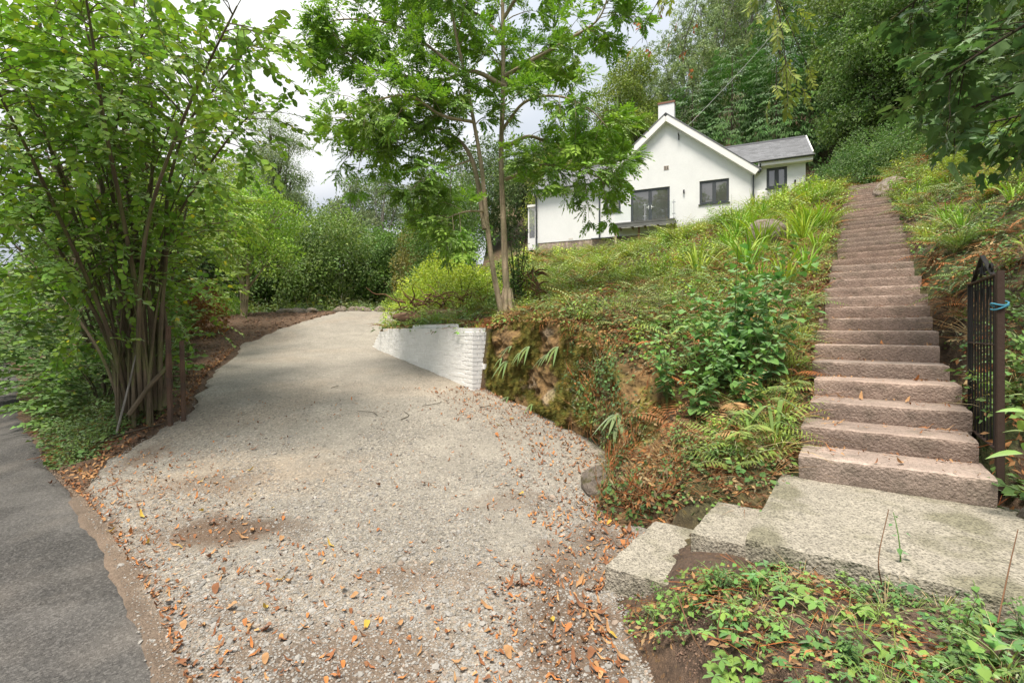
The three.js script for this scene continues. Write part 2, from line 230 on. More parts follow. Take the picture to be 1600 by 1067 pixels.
function stonyAt(x, d) { const n = fbm(x * 1.3, d * 1.3, 4, 141); return clamp(sstep(0.35, 0.62, n + 0.16 * sstep(6.2, 3.6, d) + 0.1 * sstep(-0.5, -3, x)) * sstep(8.6, 5.2, d) * (1 - 0.75 * dirtAt(x, d)) + 0.22 * sstep(12, 4, d)); }
{
  const W = 1536, H = 2048;
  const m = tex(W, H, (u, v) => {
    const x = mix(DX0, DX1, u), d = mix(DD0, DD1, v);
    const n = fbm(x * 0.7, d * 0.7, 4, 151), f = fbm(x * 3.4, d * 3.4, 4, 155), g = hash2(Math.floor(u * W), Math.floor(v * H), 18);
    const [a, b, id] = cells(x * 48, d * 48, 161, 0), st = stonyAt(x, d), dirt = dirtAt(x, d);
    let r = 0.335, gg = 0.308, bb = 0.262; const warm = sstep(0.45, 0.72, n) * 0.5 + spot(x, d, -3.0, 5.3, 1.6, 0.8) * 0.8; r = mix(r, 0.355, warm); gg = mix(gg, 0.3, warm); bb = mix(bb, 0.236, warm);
    let k = 0.86 + 0.3 * (f - 0.5) + 0.3 * (g - 0.5) + (id - 0.5) * (0.16 + 0.28 * st); if (st > 0.15 && b - a < 0.13) k *= mix(1, 0.66, st);  // gaps between stones darkened in the colour, painting in their shade
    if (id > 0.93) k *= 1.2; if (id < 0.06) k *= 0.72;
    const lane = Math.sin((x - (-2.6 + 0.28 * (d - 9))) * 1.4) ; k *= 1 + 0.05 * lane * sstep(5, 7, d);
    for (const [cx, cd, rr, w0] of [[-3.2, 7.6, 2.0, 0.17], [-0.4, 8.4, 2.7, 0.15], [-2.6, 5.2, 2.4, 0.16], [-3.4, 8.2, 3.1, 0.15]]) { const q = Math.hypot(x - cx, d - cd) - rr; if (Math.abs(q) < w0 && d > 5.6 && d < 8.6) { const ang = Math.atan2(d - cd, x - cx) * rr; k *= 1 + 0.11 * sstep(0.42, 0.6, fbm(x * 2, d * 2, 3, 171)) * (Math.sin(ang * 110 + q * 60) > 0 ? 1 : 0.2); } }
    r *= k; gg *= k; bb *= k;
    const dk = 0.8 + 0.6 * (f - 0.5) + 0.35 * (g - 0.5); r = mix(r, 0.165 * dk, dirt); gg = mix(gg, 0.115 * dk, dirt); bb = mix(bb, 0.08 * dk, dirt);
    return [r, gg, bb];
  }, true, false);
  const wl = (d) => driveLeft(d) + (d < 6.3 ? -0.12 : 0) + (fbm(d * 4, 7, 4, 181) - 0.5) * 0.3, wr = (d) => driveRight(d) + (d < 3.3 ? 0.1 : 0.22) + (fbm(d * 5, 9, 3, 185) - 0.5) * 0.12;
  const g = strip(0.7, 22.5, 330, wl, wr, 120, (x, d) => 0.012 + (fbm(x * 3, d * 3, 4, 191) - 0.5) * 0.035, (x, d) => [(x - DX0) / (DX1 - DX0), (d - DD0) / (DD1 - DD0)]);
  const uv1 = []; for (let k = 0; k < g.attributes.position.count; k++) uv1.push(g.attributes.position.getX(k), -g.attributes.position.getZ(k)); g.setAttribute('uv1', new THREE.Float32BufferAttribute(uv1, 2));
  const bm = rep(bumpGravel, 1); bm.channel = 1;
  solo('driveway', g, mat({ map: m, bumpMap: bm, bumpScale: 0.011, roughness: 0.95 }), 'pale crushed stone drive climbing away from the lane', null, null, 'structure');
}

// ---------------------------------------------------------------- mossy retaining bank between the drive and the hillside
const bankPath = (() => { const c = [V(-0.47, 0, 8.52), V(0.2, 0, 7.6), V(0.88, 0, 6.55), V(1.14, 0, 5.9), V(1.13, 0, 5.25), V(0.9, 0, 4.75), V(0.77, 0, 4.4), V(0.86, 0, 4.15), V(1.15, 0, 4.02), V(1.55, 0, 3.98)]; return new THREE.CatmullRomCurve3(c, false, 'centripetal').getSpacedPoints(130); })();
function bankAt(s, v, bulge = true) {                         // s 0..1 along, v 0..1 up the face and over its lip
  const k = clamp(s) * (bankPath.length - 1), i = Math.min(bankPath.length - 2, Math.floor(k)), p = bankPath[i].clone().lerp(bankPath[i + 1], k - i);
  const t = bankPath[Math.min(bankPath.length - 1, i + 2)].clone().sub(bankPath[Math.max(0, i - 1)]).normalize(), inw = new V3(t.z, 0, -t.x);   // into the hill
  const d0 = -p.z, low = lowY(p.x, d0) - 0.06, o = v < 0.8 ? 0.2 * Math.pow(v / 0.8, 1.4) : 0.2 + 0.55 * (v - 0.8) / 0.2;
  const q = p.clone().addScaledVector(inw, o), e = p.clone().addScaledVector(inw, 0.32), he = highY0(e.x, -e.z);
  const y = v < 0.8 ? mix(low, he, v / 0.8) : mix(he, Math.max(highY0(q.x, -q.z) + 0.02, low), (v - 0.8) / 0.2);
  const L = s * 6.6; q.y = y; const out = bulge ? (fbm(L * 1.4, y * 1.6, 3, 201) - 0.5) * 0.34 + (fbm(L * 6, y * 6, 4, 205) - 0.5) * 0.13 + (0.5 - Math.abs(fbm(L * 4.2 + 2, y * 7, 4, 209) - 0.5) * 2) * 0.12 - 0.04 : 0;
  q.addScaledVector(inw, -out * Math.min(1, v * 6 + 0.3) * (v > 0.85 ? 0.4 : 1)); if (v > 0.8) q.y += (fbm(L * 5, v * 20, 3, 207) - 0.5) * 0.06 + 0.02;
  return { p: q, n: inw.clone().multiplyScalar(-1).add(new V3(0, v < 0.8 ? 0.25 : 2, 0)).normalize() };
}
{
  const NS = 330, NV = 90, pos = [], uv = [], idx = [];
  for (let i = 0; i <= NS; i++) for (let j = 0; j <= NV; j++) { const { p } = bankAt(i / NS, j / NV); pos.push(p.x, p.y, p.z); uv.push(i / NS, j / NV); }
  for (let i = 0; i < NS; i++) for (let j = 0; j < NV; j++) { const a = i * (NV + 1) + j, b = a + NV + 1; idx.push(a, b, a + 1, a + 1, b, b + 1); }
  const g = new THREE.BufferGeometry(); g.setAttribute('position', new THREE.Float32BufferAttribute(pos, 3)); g.setAttribute('uv', new THREE.Float32BufferAttribute(uv, 2)); g.setIndex(idx); g.computeVertexNormals();
  const m = tex(2048, 512, (u, v) => {
    const L = u * 6.6, y = v * 1.9, n = fbm(L * 1.7, y * 1.7, 5, 211), f = fbm(L * 9, y * 9, 4, 215), h = fbm(L * 40, y * 40, 3, 219), z = fbm(L * 0.8 + 5, y * 0.9, 3, 223);
    let c = [0.17, 0.105, 0.045]; const moss = sstep(0.4, 0.6, n * 0.7 + f * 0.3), green = sstep(0.45, 0.65, z), rock = 0.75 * sstep(0.62, 0.72, fbm(L * 2.3 + 9, y * 3, 4, 227)) , soil = sstep(0.55, 0.8, u);
    c = [mix(c[0], mix(0.23, 0.17, green), moss), mix(c[1], mix(0.165, 0.17, green), moss), mix(c[2], mix(0.035, 0.03, green), moss)];
    c = [mix(c[0], 0.13, soil * 0.7), mix(c[1], 0.082, soil * 0.7), mix(c[2], 0.048, soil * 0.7)];
    if (rock > 0) c = [mix(c[0], 0.27, rock * 0.8), mix(c[1], 0.22, rock * 0.8), mix(c[2], 0.16, rock * 0.8)];
    const hh = fbm(L * 130, y * 130, 3, 221), cr = sstep(0.5, 0.42, fbm(L * 5 + 3, y * 11, 4, 229)); const k = (0.72 + 1.0 * (h - 0.5) + 0.9 * (hh - 0.5) + 0.6 * f) * (1 - 0.35 * cr); return [c[0] * k, c[1] * k, c[2] * k];
  }, true, false);
  const bt = tex(1024, 512, (u, v) => 0.5 * fbm(u * 130, v * 38, 4, 231) + 0.5 * fbm(u * 30, v * 9, 4, 235), false, false);
  solo('mossy_bank', g, mat({ map: m, bumpMap: bt, bumpScale: 0.05, roughness: 1 }), 'mossy earth and stone retaining bank beside the drive', 'bank');
}

// ---------------------------------------------------------------- white painted brick wall with its end pillar
{
  const paint = tex(512, 512, (u, v) => { const f = fbm(u * 6, v * 6, 5, 241, 6), g = fbm(u * 60, v * 60, 3, 245, 60); const k = 0.8 + 0.08 * (f - 0.5) + 0.06 * (g - 0.5); return [k, k * 1.004, k * 1.008]; });
  const paintMats = [0.97, 1, 1.02].map((k) => mat({ map: paint, color: C(k, k, k), bumpMap: bumpGrain, bumpScale: 0.004, roughness: 0.75 }));
  const dir = new V3(-0.541, 0, -0.841), nrm = new V3(-0.841, 0, 0.541);      // along the wall, and out of its face (towards the drive)
  const turn = Math.atan2(-dir.z, dir.x);
  const t = thing('white_brick_wall', 'white painted brick retaining wall with end pillar beside the drive', 'wall', [-0.86, 0.55, -8.78], turn);
  const r = rng(5), L = 5.55, base = 0.55, top = 1.76;
  const topAt = (a) => mix(top, 1.3, clamp((a - L + 0.9) / 0.9));                // the far end runs out into the rising drive
  const toW = (a) => new V3(-0.86, 0, -8.78).addScaledVector(dir, a);
  // local axes: +x along the wall, +z out of the hidden side or face; the face is where nrm points
  const fz = new V3(0, 0, 1).applyAxisAngle(UP, turn).dot(nrm) > 0 ? 1 : -1;
  const core = []; for (let k = 0; k < 24; k++) { const a0 = (k / 24) * L, gy = lowY(toW(a0).x, -toW(a0).z) - 0.1, tp = topAt(a0 + L / 24) - 0.01; if (gy < tp - 0.05) core.push(box(L / 24 - 0.0005, tp - gy, 0.2, a0 + L / 48, (tp + gy) / 2 - base, -fz * 0.1025)); }
  const mortar = part('mortar', mergeGeometries(core), paintMats[0], t);
  const shapes = [0, 1, 2, 3].map((k) => { const g = bevelBox(0.22, 0.07, 0.05, 0.003); const P = g.attributes.position, q = rng(60 + k); const w = [q(), q(), q(), q()]; for (let i = 0; i < P.count; i++) { P.setZ(i, P.getZ(i) + (w[0] - 0.5) * 0.006 * Math.sign(P.getX(i)) + (w[1] - 0.5) * 0.004); P.setY(i, P.getY(i) + (w[2] - 0.5) * 0.005 * Math.sign(P.getX(i))); } g.computeVertexNormals(); return boxUV(g, 2.2, w[3] * 3, w[0] * 3); });
  const rows = Math.round((top - base) / 0.0755);
  for (let c = 0; c <= rows; c++) {
    const extra = c === rows, y = 0.0755 * (c + 0.5);
    for (let k = -1; k * 0.2255 < L; k++) {
      const a = k * 0.2255 + (c % 2 ? 0.113 : 0) + 0.11; if (a < 0.1 || a > L - 0.1 || (extra && (a < 0.55 || a > 2.75))) continue;
      const w = toW(a), gy = lowY(w.x, -w.z); if (base + y + 0.033 < gy - 0.01 || (!extra && base + y > topAt(a))) continue;
      const b = part('brick', shapes[Math.floor(r() * 4)], paintMats[Math.floor(r() * 3)], t); b.position.set(a, y, -fz * (0.023 + (extra ? 0.06 : 0)) + (r() - 0.5) * 0.005); b.rotation.set(0, (r() - 0.5) * 0.012 + (fz > 0 ? 0 : Math.PI), (r() - 0.5) * 0.012);
    }
  }
  // pillar: four bricks to a course laid round a core
  const pil = part('pillar', box(0.3, 1.2, 0.3, -0.2, 0.60, -fz * 0.13), paintMats[1], t);
  const pg = [bevelBox(0.2155, 0.066, 0.1, 0.006), bevelBox(0.1, 0.066, 0.2155, 0.006)].map((g) => boxUV(g, 2.2)); for (let c = 0; c < 15; c++) for (let q = 0; q < 4; q++) {
    const s = (q + c) % 2 === 0, cx = -0.2, cz = -fz * 0.13, o = 0.0555, e = 0.113;
    const put = [[-o, -e, 0], [e, -o, 1], [o, e, 0], [-e, o, 1]][q], put2 = [[o, -e, 0], [e, o, 1], [-o, e, 0], [-e, -o, 1]][q], u = c % 2 ? put : put2;
    const b = part('brick', pg[u[2]], paintMats[Math.floor(r() * 3)], pil); b.position.set(cx + u[0] + (r() - 0.5) * 0.003, 0.0755 * (c + 0.5), cz + u[1] + (r() - 0.5) * 0.003); b.rotation.y = (r() - 0.5) * 0.01;
  }
  const tap = part('outlet_box', bevelBox(0.05, 0.09, 0.06, 0.006), paintMats[0], pil); tap.position.set(-0.39, 0.52, -fz * 0.2);
}

// ---------------------------------------------------------------- concrete garden steps
const concrete = tex(1024, 1024, (u, v) => { const f = fbm(u * 5, v * 5, 5, 251, 5), g = hash2(Math.floor(u * 900), Math.floor(v * 900), 22), h = fbm(u * 60, v * 60, 3, 257, 60); const [a, b, id] = cells(u * 90, v * 90, 261, 90); const pit = id < 0.1 && a < 0.3 ? 0.6 : 1; const k = (0.86 + 0.5 * (f - 0.5) + 0.3 * (g - 0.5) + 0.5 * (h - 0.5)) * pit, st = sstep(0.55, 0.8, fbm(u * 7, v * 7, 5, 263, 7)) * 0.22; return [0.36 * k * (1 - st), 0.28 * k * (1 - st * 0.9), 0.235 * k * (1 - st)]; });
const concreteBump = tex(1024, 1024, (u, v) => { const [a, b, id] = cells(u * 80, v * 80, 261, 80); return clamp(0.75 * fbm(u * 70, v * 70, 4, 267, 70) + 0.25 * fbm(u * 9, v * 9, 4, 269, 9) - (id < 0.12 && a < 0.32 ? 0.35 : 0)); }, false);
const concreteMats = [1, 0.86, 1.08, 0.94, 1.02].map((k, i) => mat({ map: concrete, vertexColors: true, color: C(k, k * (1 - 0.02 * (i % 3)), k * (1 - 0.03 * (i % 3))), bumpMap: concreteBump, bumpScale: 0.012, roughness: 0.95 }));
function roughBlock(w, h, d, seed, nx = 26, ny = 5, nz = 8, chip = 0.012, rad = 0.016, lean = 0, wear = false) {     // a cast block with worn, slightly uneven edges; top face at y = 0, front face at z = 0 (towards +z)
  const g = new THREE.BoxGeometry(w, h, d, nx, ny, nz), P = g.attributes.position, v = new V3();
  for (let i = 0; i < P.count; i++) {
    v.fromBufferAttribute(P, i);
    const q = new V3(clamp(v.x, -w / 2 + rad, w / 2 - rad), clamp(v.y, -h / 2 + rad, h / 2 - rad), clamp(v.z, -d / 2 + rad, d / 2 - rad)), e = v.clone().sub(q), edge = (Math.abs(e.x) > 1e-6) + (Math.abs(e.y) > 1e-6) + (Math.abs(e.z) > 1e-6);
    if (edge > 1) v.copy(q).addScaledVector(e.normalize(), rad);
    const n = noise3(v.x * 6 + seed * 3.1, v.y * 6, v.z * 6, seed) - 0.5, m = noise3(v.x * 24 + seed, v.y * 24, v.z * 24, seed + 7) - 0.5, s = edge > 1 ? 1.7 : 0.7;
    v.z -= lean * (0.5 - v.y / h); v.y += (n * 1.2 + m) * chip * s; v.z += (n + m * 1.2) * chip * s; P.setXYZ(i, v.x, v.y, v.z);
  }
  const col = new Float32Array(P.count * 3); for (let i = 0; i < P.count; i++) { const k = wear && P.getY(i) > h / 2 - 0.03 && P.getZ(i) > d / 2 - 0.035 ? 1.25 + 0.35 * noise3(P.getX(i) * 20, seed, P.getY(i) * 30, seed) : 1; col[3 * i] = k; col[3 * i + 1] = k * 1.02; col[3 * i + 2] = k * 1.04; } g.setAttribute('color', new THREE.BufferAttribute(col, 3));   // arrises rubbed pale by feet
  boxUV(g, 1, seed * 0.37, seed * 0.61); g.computeVertexNormals(); g.translate(0, -h / 2, -d / 2); return g;
}
{
  const t = thing('garden_steps', 'long straight flight of brown concrete steps climbing the hillside', 'steps', [ST.x, ST.y, -ST.d]);
  t.rotation.y = Math.atan2(SR.y, SR.x);
  const r = rng(9), geos = Array.from({ length: 7 }, (_, k) => roughBlock(1.15, 0.2, 0.56, k + 1, 26, 5, 8, 0.009, 0.018, 0.03, true)), far = Array.from({ length: 4 }, (_, k) => roughBlock(1.15, 0.19, 0.52, k + 11, 14, 4, 4, 0.007, 0.018, 0.05, true));
  for (let n = 0; n < ST.n; n++) {
    const b = part('step', n < 14 ? geos[n % 7] : far[n % 4], concreteMats[Math.floor(r() * 5)], t);
    b.position.set((r() - 0.5) * 0.07 + (n === 1 ? -0.03 : 0) + (n > 14 && n < 22 ? 0.04 : 0), n * ST.rise + (r() - 0.5) * 0.012, -n * ST.run); b.rotation.y = (r() - 0.5) * 0.02; b.rotation.z = (r() - 0.5) * 0.008; b.scale.x = 1 + (r() - 0.5) * 0.04;
  }
  const pad = part('top_slab', roughBlock(1.15, 0.12, 1.6, 31, 10, 2, 8), concreteMats[0], t); pad.position.set(0, ST.n * ST.rise - 0.12, -ST.n * ST.run);
  // landing and two lower treads turned towards the drive, paler and blotched with lichen
  const lich = tex(1024, 1024, (u, v) => { const f = fbm(u * 5, v * 5, 5, 271, 5), h = fbm(u * 46, v * 46, 4, 273, 46), g = hash2(Math.floor(u * 800), Math.floor(v * 800), 25), dk = sstep(0.5, 0.72, h * 0.55 + f * 0.45), [a, b, id] = cells(u * 80, v * 130, 277, 0), st = sstep(0.5, 0.66, fbm(u * 2.0, v * 2.0, 5, 279, 2)); let k = 0.86 + 0.5 * (f - 0.5) + 0.34 * (g - 0.5) - 0.32 * dk; if (id < 0.34 && a < 0.45) k *= 0.42; if (id > 0.8 && a < 0.4) k *= 1.3; return [mix(0.37, 0.235, st) * k, mix(0.34, 0.22, st) * k, mix(0.28, 0.155, st) * k]; });
  const lm = mat({ map: lich, bumpMap: concreteBump, bumpScale: 0.014, roughness: 0.95 });
  const put = (name, w, d, th, x, dd, y, seed) => { const b = part(name, roughBlock(w, th, d, seed, 44, 5, 44, 0.016, 0.016), lm, t); const dx = x - ST.x, dz = dd - ST.d; b.position.set(dx * SR.x + dz * SR.y, y - ST.y, -(dx * SD.x + dz * SD.y)); return b; };
  put('landing', 1.5, 1.6, 0.14, 1.33 + SR.x * 0.75, 2.78 + SR.y * 0.75, 0.515, 41);
  put('lower_tread', 0.75, 0.75, 0.18, 1.2 + SR.x * 0.375, 3.27 + SR.y * 0.375, 0.345, 43);
  put('lower_tread', 0.8, 0.95, 0.2, 0.6 + SR.x * 0.4, 3.16 + SR.y * 0.4, 0.175, 47);
}

// ---------------------------------------------------------------- the house: local x along the front, y height, +z towards the drive
{
  const th = 24 * Math.PI / 180;
  const house = thing('white_house', 'white rendered cottage with grey slate roof on the hillside', 'house', [9.42, 6.4, -29.0], 0);
  house.rotation.y = Math.atan2(-Math.sin(th), Math.cos(th)); const Y0 = 6.4;
  const render = mat({ map: tex(512, 512, (u, v) => { const f = fbm(u * 4, v * 4, 6, 301, 4), g = fbm(u * 70, v * 70, 3, 305, 70); const k = 0.77 + 0.1 * (f - 0.5) + 0.06 * (g - 0.5); return [k * 0.965, k * 0.99, k * 1.01]; }), bumpMap: rep(bumpGrain, 2), bumpScale: 0.006, roughness: 0.85 }); render.map.repeat.set(0.4, 0.4);
  const white = mat({ color: C(0.8, 0.8, 0.79), roughness: 0.5 }), grey = mat({ color: C(0.052, 0.06, 0.068), roughness: 0.45 }), dark = mat({ color: C(0.02, 0.022, 0.025), roughness: 0.5 });
  const glass = new THREE.MeshPhysicalMaterial({ color: 0xffffff, transmission: 0.92, thickness: 0, roughness: 0.01, ior: 2.4 });
  const room = mat({ color: C(0.45, 0.42, 0.38) }), curtain = mat({ color: C(0.5, 0.49, 0.46), roughness: 1 });
  const wallShape = (pts, holes) => { const s = new THREE.Shape(pts.map(([x, y]) => new THREE.Vector2(x, y - Y0))); for (const [x0, y0, x1, y1] of holes) { const h = new THREE.Path(); h.moveTo(x0, y0 - Y0); h.lineTo(x1, y0 - Y0); h.lineTo(x1, y1 - Y0); h.lineTo(x0, y1 - Y0); h.closePath(); s.holes.push(h); } const g = new THREE.ExtrudeGeometry(s, { depth: 0.28, bevelEnabled: false }); g.translate(0, 0, -0.28); return boxUV(g); };
  const B = (x0, y0, x1, y1, z0, z1) => box(x1 - x0, y1 - y0, z1 - z0, (x0 + x1) / 2, (y0 + y1) / 2 - Y0, (z0 + z1) / 2);
  const door = [-2.3, 8.2, 0, 10.33], winR = [1.66, 9.05, 3.23, 10.41], winL = [-3.96, 9.13, -2.92, 10.37], winW = [5.13, 9.58, 6.13, 10.71];
  // gable end facing the drive, with the two lower wings in line with it
  part('gable_wall', wallShape([[-4.25, 7.56], [4.36, 7.56], [4.36, 10.6], [-0.2, 14.3], [-4.25, 10.95]], [door, winR, winL]), render, house);
  part('wing_wall', wallShape([[4.364, 7.9], [7.0, 7.9], [7.0, 10.95], [4.364, 10.95]], [winW]), render, house).position.z = -0.04;
  part('wing_wall', wallShape([[-8.47, 7.55], [-4.254, 7.55], [-4.254, 10.85], [-8.47, 10.85]], []), render, house).position.z = -0.03;
  part('side_wall', mergeGeometries([B(6.72, 7.9, 7.0, 10.95, -5, -0.325), B(-8.47, 7.0, -8.19, 10.85, -6, -0.315), B(-8.4, 7.0, 7.0, 10.8, -8.3, -8.0)]), render, house);
  part('side_wall', (() => { const s = new THREE.Shape([[-5, 10.95], [0, 10.95], [-2.5, 12.85]].map(([a, b]) => new THREE.Vector2(a, b - Y0))); const g = new THREE.ExtrudeGeometry(s, { depth: 0.26, bevelEnabled: false }); g.rotateY(-Math.PI / 2); return boxUV(g.scale(1, 1, 1).translate(6.99, 0, 0)); })(), render, house);
  const stoneTex = tex(512, 256, (u, v) => { const [a, b, id] = cells(u * 26, v * 7, 311, 0); const k = (0.7 + 0.5 * id) * (b - a < 0.09 ? 0.7 : 1) * (0.8 + 0.4 * fbm(u * 60, v * 20, 3, 313)); return [0.36 * k, 0.29 * k, 0.25 * k]; });
  part('plinth', boxUV(B(-8.4, 5.6, 4.3, 7.545, -0.3, -0.06), 0.25), mat({ map: stoneTex, roughness: 1 }), house);
  part('plinth_ledge', B(-4.75, 7.5, -2.9, 7.555, -0.02, 0.2), grey, house);
  // inside: floor, partitions and curtains behind the glass
  part('room', mergeGeometries([B(-8.1, 8.05, 6.7, 8.15, -7.9, -0.35), B(-8.1, 10.75, 6.7, 10.85, -7.9, -0.35), B(-8.1, 8.15, 6.7, 10.75, -4.6, -4.5), B(0.9, 8.15, 1.0, 10.75, -4.5, -0.35), B(4.3, 8.15, 4.4, 10.75, -4.5, -0.35), B(-2.7, 8.15, -2.6, 10.75, -4.5, -0.35)]), room, house);
  // roofs: every slope is a deck with courses of slates on it
  const slateMats = [0.9, 1, 1.12, 0.98].map((k) => mat({ color: C(0.145 * k, 0.152 * k, 0.168 * k), roughness: 0.6 }));
  const rr = rng(21);
  function slope(name, o, along, up, w, h, sz = 0.3, sh = 0.21, lead = 0) {        // o: lower corner; along and up: unit vectors
    const n = new V3().crossVectors(along, up).normalize(), g = new GB();
    const basis = new M4().makeBasis(along, up, n);
    const ds = new THREE.Shape([[0, 0], [w, 0], [w, h], [-lead, h]].map(([a, b]) => new THREE.Vector2(a, b))), deck = new THREE.ExtrudeGeometry(ds, { depth: 0.05, bevelEnabled: false }); deck.translate(0, 0, -0.055); deck.applyMatrix4(basis); deck.translate(o.x, o.y, o.z);
    const p = part(name, boxUV(deck), slateMats[0], house);
    const one = new THREE.BoxGeometry(sz - 0.008, sh + 0.06, 0.012);
    for (let j = 0; j * sh < h; j++) for (let i = -12; i * sz < w; i++) {
      const x0 = Math.max(-lead * j * sh / h, i * sz + (j % 2 ? sz / 2 : 0)), x1 = Math.min(w, i * sz + (j % 2 ? sz / 2 : 0) + sz); if (x1 - x0 < 0.04) continue;
      const k = 0.8 + 0.45 * rr(), m = new M4().compose(new V3((x0 + x1) / 2, j * sh + sh / 2 + 0.03 > h ? h - sh / 2 : j * sh + sh / 2, 0.012 + 0.003 * rr()), eul(-0.045, 0, (rr() - 0.5) * 0.01), new V3((x1 - x0) / sz, 1, 1));
      g.add(one, new M4().makeTranslation(o.x, o.y, o.z).multiply(basis).multiply(m), C(0.15 * k, 0.156 * k, 0.17 * k));
    }
    part('slates', g.geo(), mat({ vertexColors: true, roughness: 0.55 }), p, 'stuff'); return p;
  }
  const dv = (x, y, z) => new V3(x, y, z).normalize();
  // gable roof runs back from the front; its slopes fall left and right
  const sR = dv(-0.78, 0.625, 0), sL = dv(0.78, 0.66, 0);
  slope('roof', new V3(4.78, 10.52 - Y0, 0.32), new V3(0, 0, -1), sR, 8.6, 6.4);
  slope('roof', new V3(-4.75, 10.62 - Y0, -8.28), new V3(0, 0, 1), sL, 8.6, 5.9);
  slope('wing_roof', new V3(4.3, 11.02 - Y0, 0.34), new V3(1, 0, 0), dv(0, 0.68, -0.99), 3.05, 3.55, 0.3, 0.21, 2.3);
  slope('wing_roof', new V3(-8.75, 11.0 - Y0, 0.34), new V3(1, 0, 0), dv(0, 0.68, -0.99), 4.7, 3.55);
  const band = (x0, y0, x1, y1, w, d, z) => { const l = Math.hypot(x1 - x0, y1 - y0), g = bevelBox(l, w, d, 0.01); g.rotateZ(Math.atan2(y1 - y0, x1 - x0)); g.translate((x0 + x1) / 2, (y0 + y1) / 2 - Y0, z); return g; };
  part('bargeboard', band(-0.2, 14.36, 4.66, 10.48, 0.36, 0.33, 0.165), white, house); part('bargeboard', band(-4.6, 10.56, -0.2, 14.36, 0.36, 0.33, 0.165), white, house);
  part('verge_cap', band(-0.22, 14.62, 4.86, 10.58, 0.06, 0.37, 0.17), slateMats[0], house); part('verge_cap', band(-4.8, 10.68, -0.18, 14.62, 0.06, 0.37, 0.17), slateMats[0], house);
  part('ridge', B(2.3, 13.0, 7.36, 13.09, -2.7, -2.48), slateMats[2], house); part('ridge', B(-8.76, 12.98, -4.1, 13.07, -2.7, -2.48), slateMats[2], house);
  part('eaves_board', B(4.7, 10.78, 7.3, 11.0, -0.03, 0.3), white, house); part('eaves_board', B(-8.75, 10.72, -4.5, 10.93, -0.02, 0.3), white, house);
  part('gable_board', (() => { const g = bevelBox(3.1, 0.24, 0.06, 0.01); g.rotateY(Math.PI / 2); g.rotateX(0.605); g.translate(7.3, 12.0 - Y0, -1.0); return g; })(), white, house);
  const pipe = (name, pts, r) => part(name, tube(pts.map(([x, y, z]) => new V3(x, y - Y0, z)), r, 8), grey, house);
  pipe('gutter', [[4.75, 11.02, 0.39], [7.38, 11.02, 0.39]], 0.06); pipe('gutter', [[-8.85, 10.97, 0.39], [-4.6, 10.97, 0.39]], 0.06);
  pipe('downpipe', [[4.8, 10.9, 0.3], [4.8, 10.72, 0.3], [4.52, 10.5, 0.09], [4.47, 10.3, 0.07], [4.47, 8.2, 0.07]], 0.045);
  pipe('downpipe', [[-4.23, 10.5, 0.1], [-4.23, 7.9, 0.1], [-4.23, 7.55, 0.12]], 0.05); pipe('downpipe', [[-8.6, 10.9, 0.3], [-8.5, 10.5, 0.1], [-8.5, 7.3, 0.1]], 0.05);
  // chimney
  const ch = part('chimney', B(-1.04, 13.6, -0.03, 16.62, -3.6, -2.95), render, house); part('cap', B(-1.08, 16.624, 0.01, 16.74, -3.64, -2.91), mat({ color: C(0.22, 0.12, 0.085), roughness: 1 }), ch);
  // windows and door: frames stand in the openings, each leaf with its own pane
  function windowUnit(name, [x0, y0, x1, y1], leaves, sill, z = -0.07) {
    const w = 0.075, bars = [B(x0, y0, x0 + w, y1, z - 0.07, z), B(x1 - w, y0, x1, y1, z - 0.07, z), B(x0 + w, y1 - w, x1 - w, y1, z - 0.07, z), B(x0 + w, y0, x1 - w, y0 + w, z - 0.07, z)];
    for (let k = 1; k < leaves; k++) { const x = mix(x0, x1, k / leaves); bars.push(B(x - w * 0.6, y0 + w, x + w * 0.6, y1 - w, z - 0.07, z)); }
    const f = part(name, mergeGeometries(bars), grey, house);
    for (let k = 0; k < leaves; k++) {
      const a = mix(x0, x1, k / leaves) + (k ? w * 0.6 : w), b = mix(x0, x1, (k + 1) / leaves) - (k < leaves - 1 ? w * 0.6 : w), s = 0.06;
      part('sash', mergeGeometries([B(a, y0 + w, a + s, y1 - w, z - 0.05, z + 0.015), B(b - s, y0 + w, b, y1 - w, z - 0.05, z + 0.015), B(a + s, y1 - w - s, b - s, y1 - w, z - 0.05, z + 0.015), B(a + s, y0 + w, b - s, y0 + w + s, z - 0.05, z + 0.015)]), grey, f);
      const pn = part('pane', new THREE.PlaneGeometry(b - a - 2 * s + 0.02, y1 - y0 - 2 * w - 2 * s + 0.02), glass, f); pn.position.set((a + b) / 2, (y0 + y1) / 2 - Y0, z - 0.02); pn.rotation.x = -0.006 + 0.01 * k; pn.rotation.y = 0.008 * (k ? 1 : -1);
      if (name === 'french_door') part('handle', mergeGeometries([B((k ? a + 0.02 : b - 0.05), 9.1, (k ? a + 0.05 : b - 0.02), 9.32, z + 0.015, z + 0.04), B((k ? a + 0.02 : b - 0.16), 9.19, (k ? a + 0.16 : b - 0.02), 9.22, z + 0.04, z + 0.06)]), white, f);
    }
    if (sill) part('sill', B(x0 - 0.06, y0 - 0.05, x1 + 0.06, y0 - 0.002, z - 0.05, 0.06), grey, f); return f;
  }
  windowUnit('french_door', door, 2, false); windowUnit('window', winR, 2, true); windowUnit('window', winL, 2, true); windowUnit('window', winW, 2, true, -0.1);
  part('blind', B(-3.9, 9.15, -2.95, 10.35, -0.34, -0.32), curtain, house);
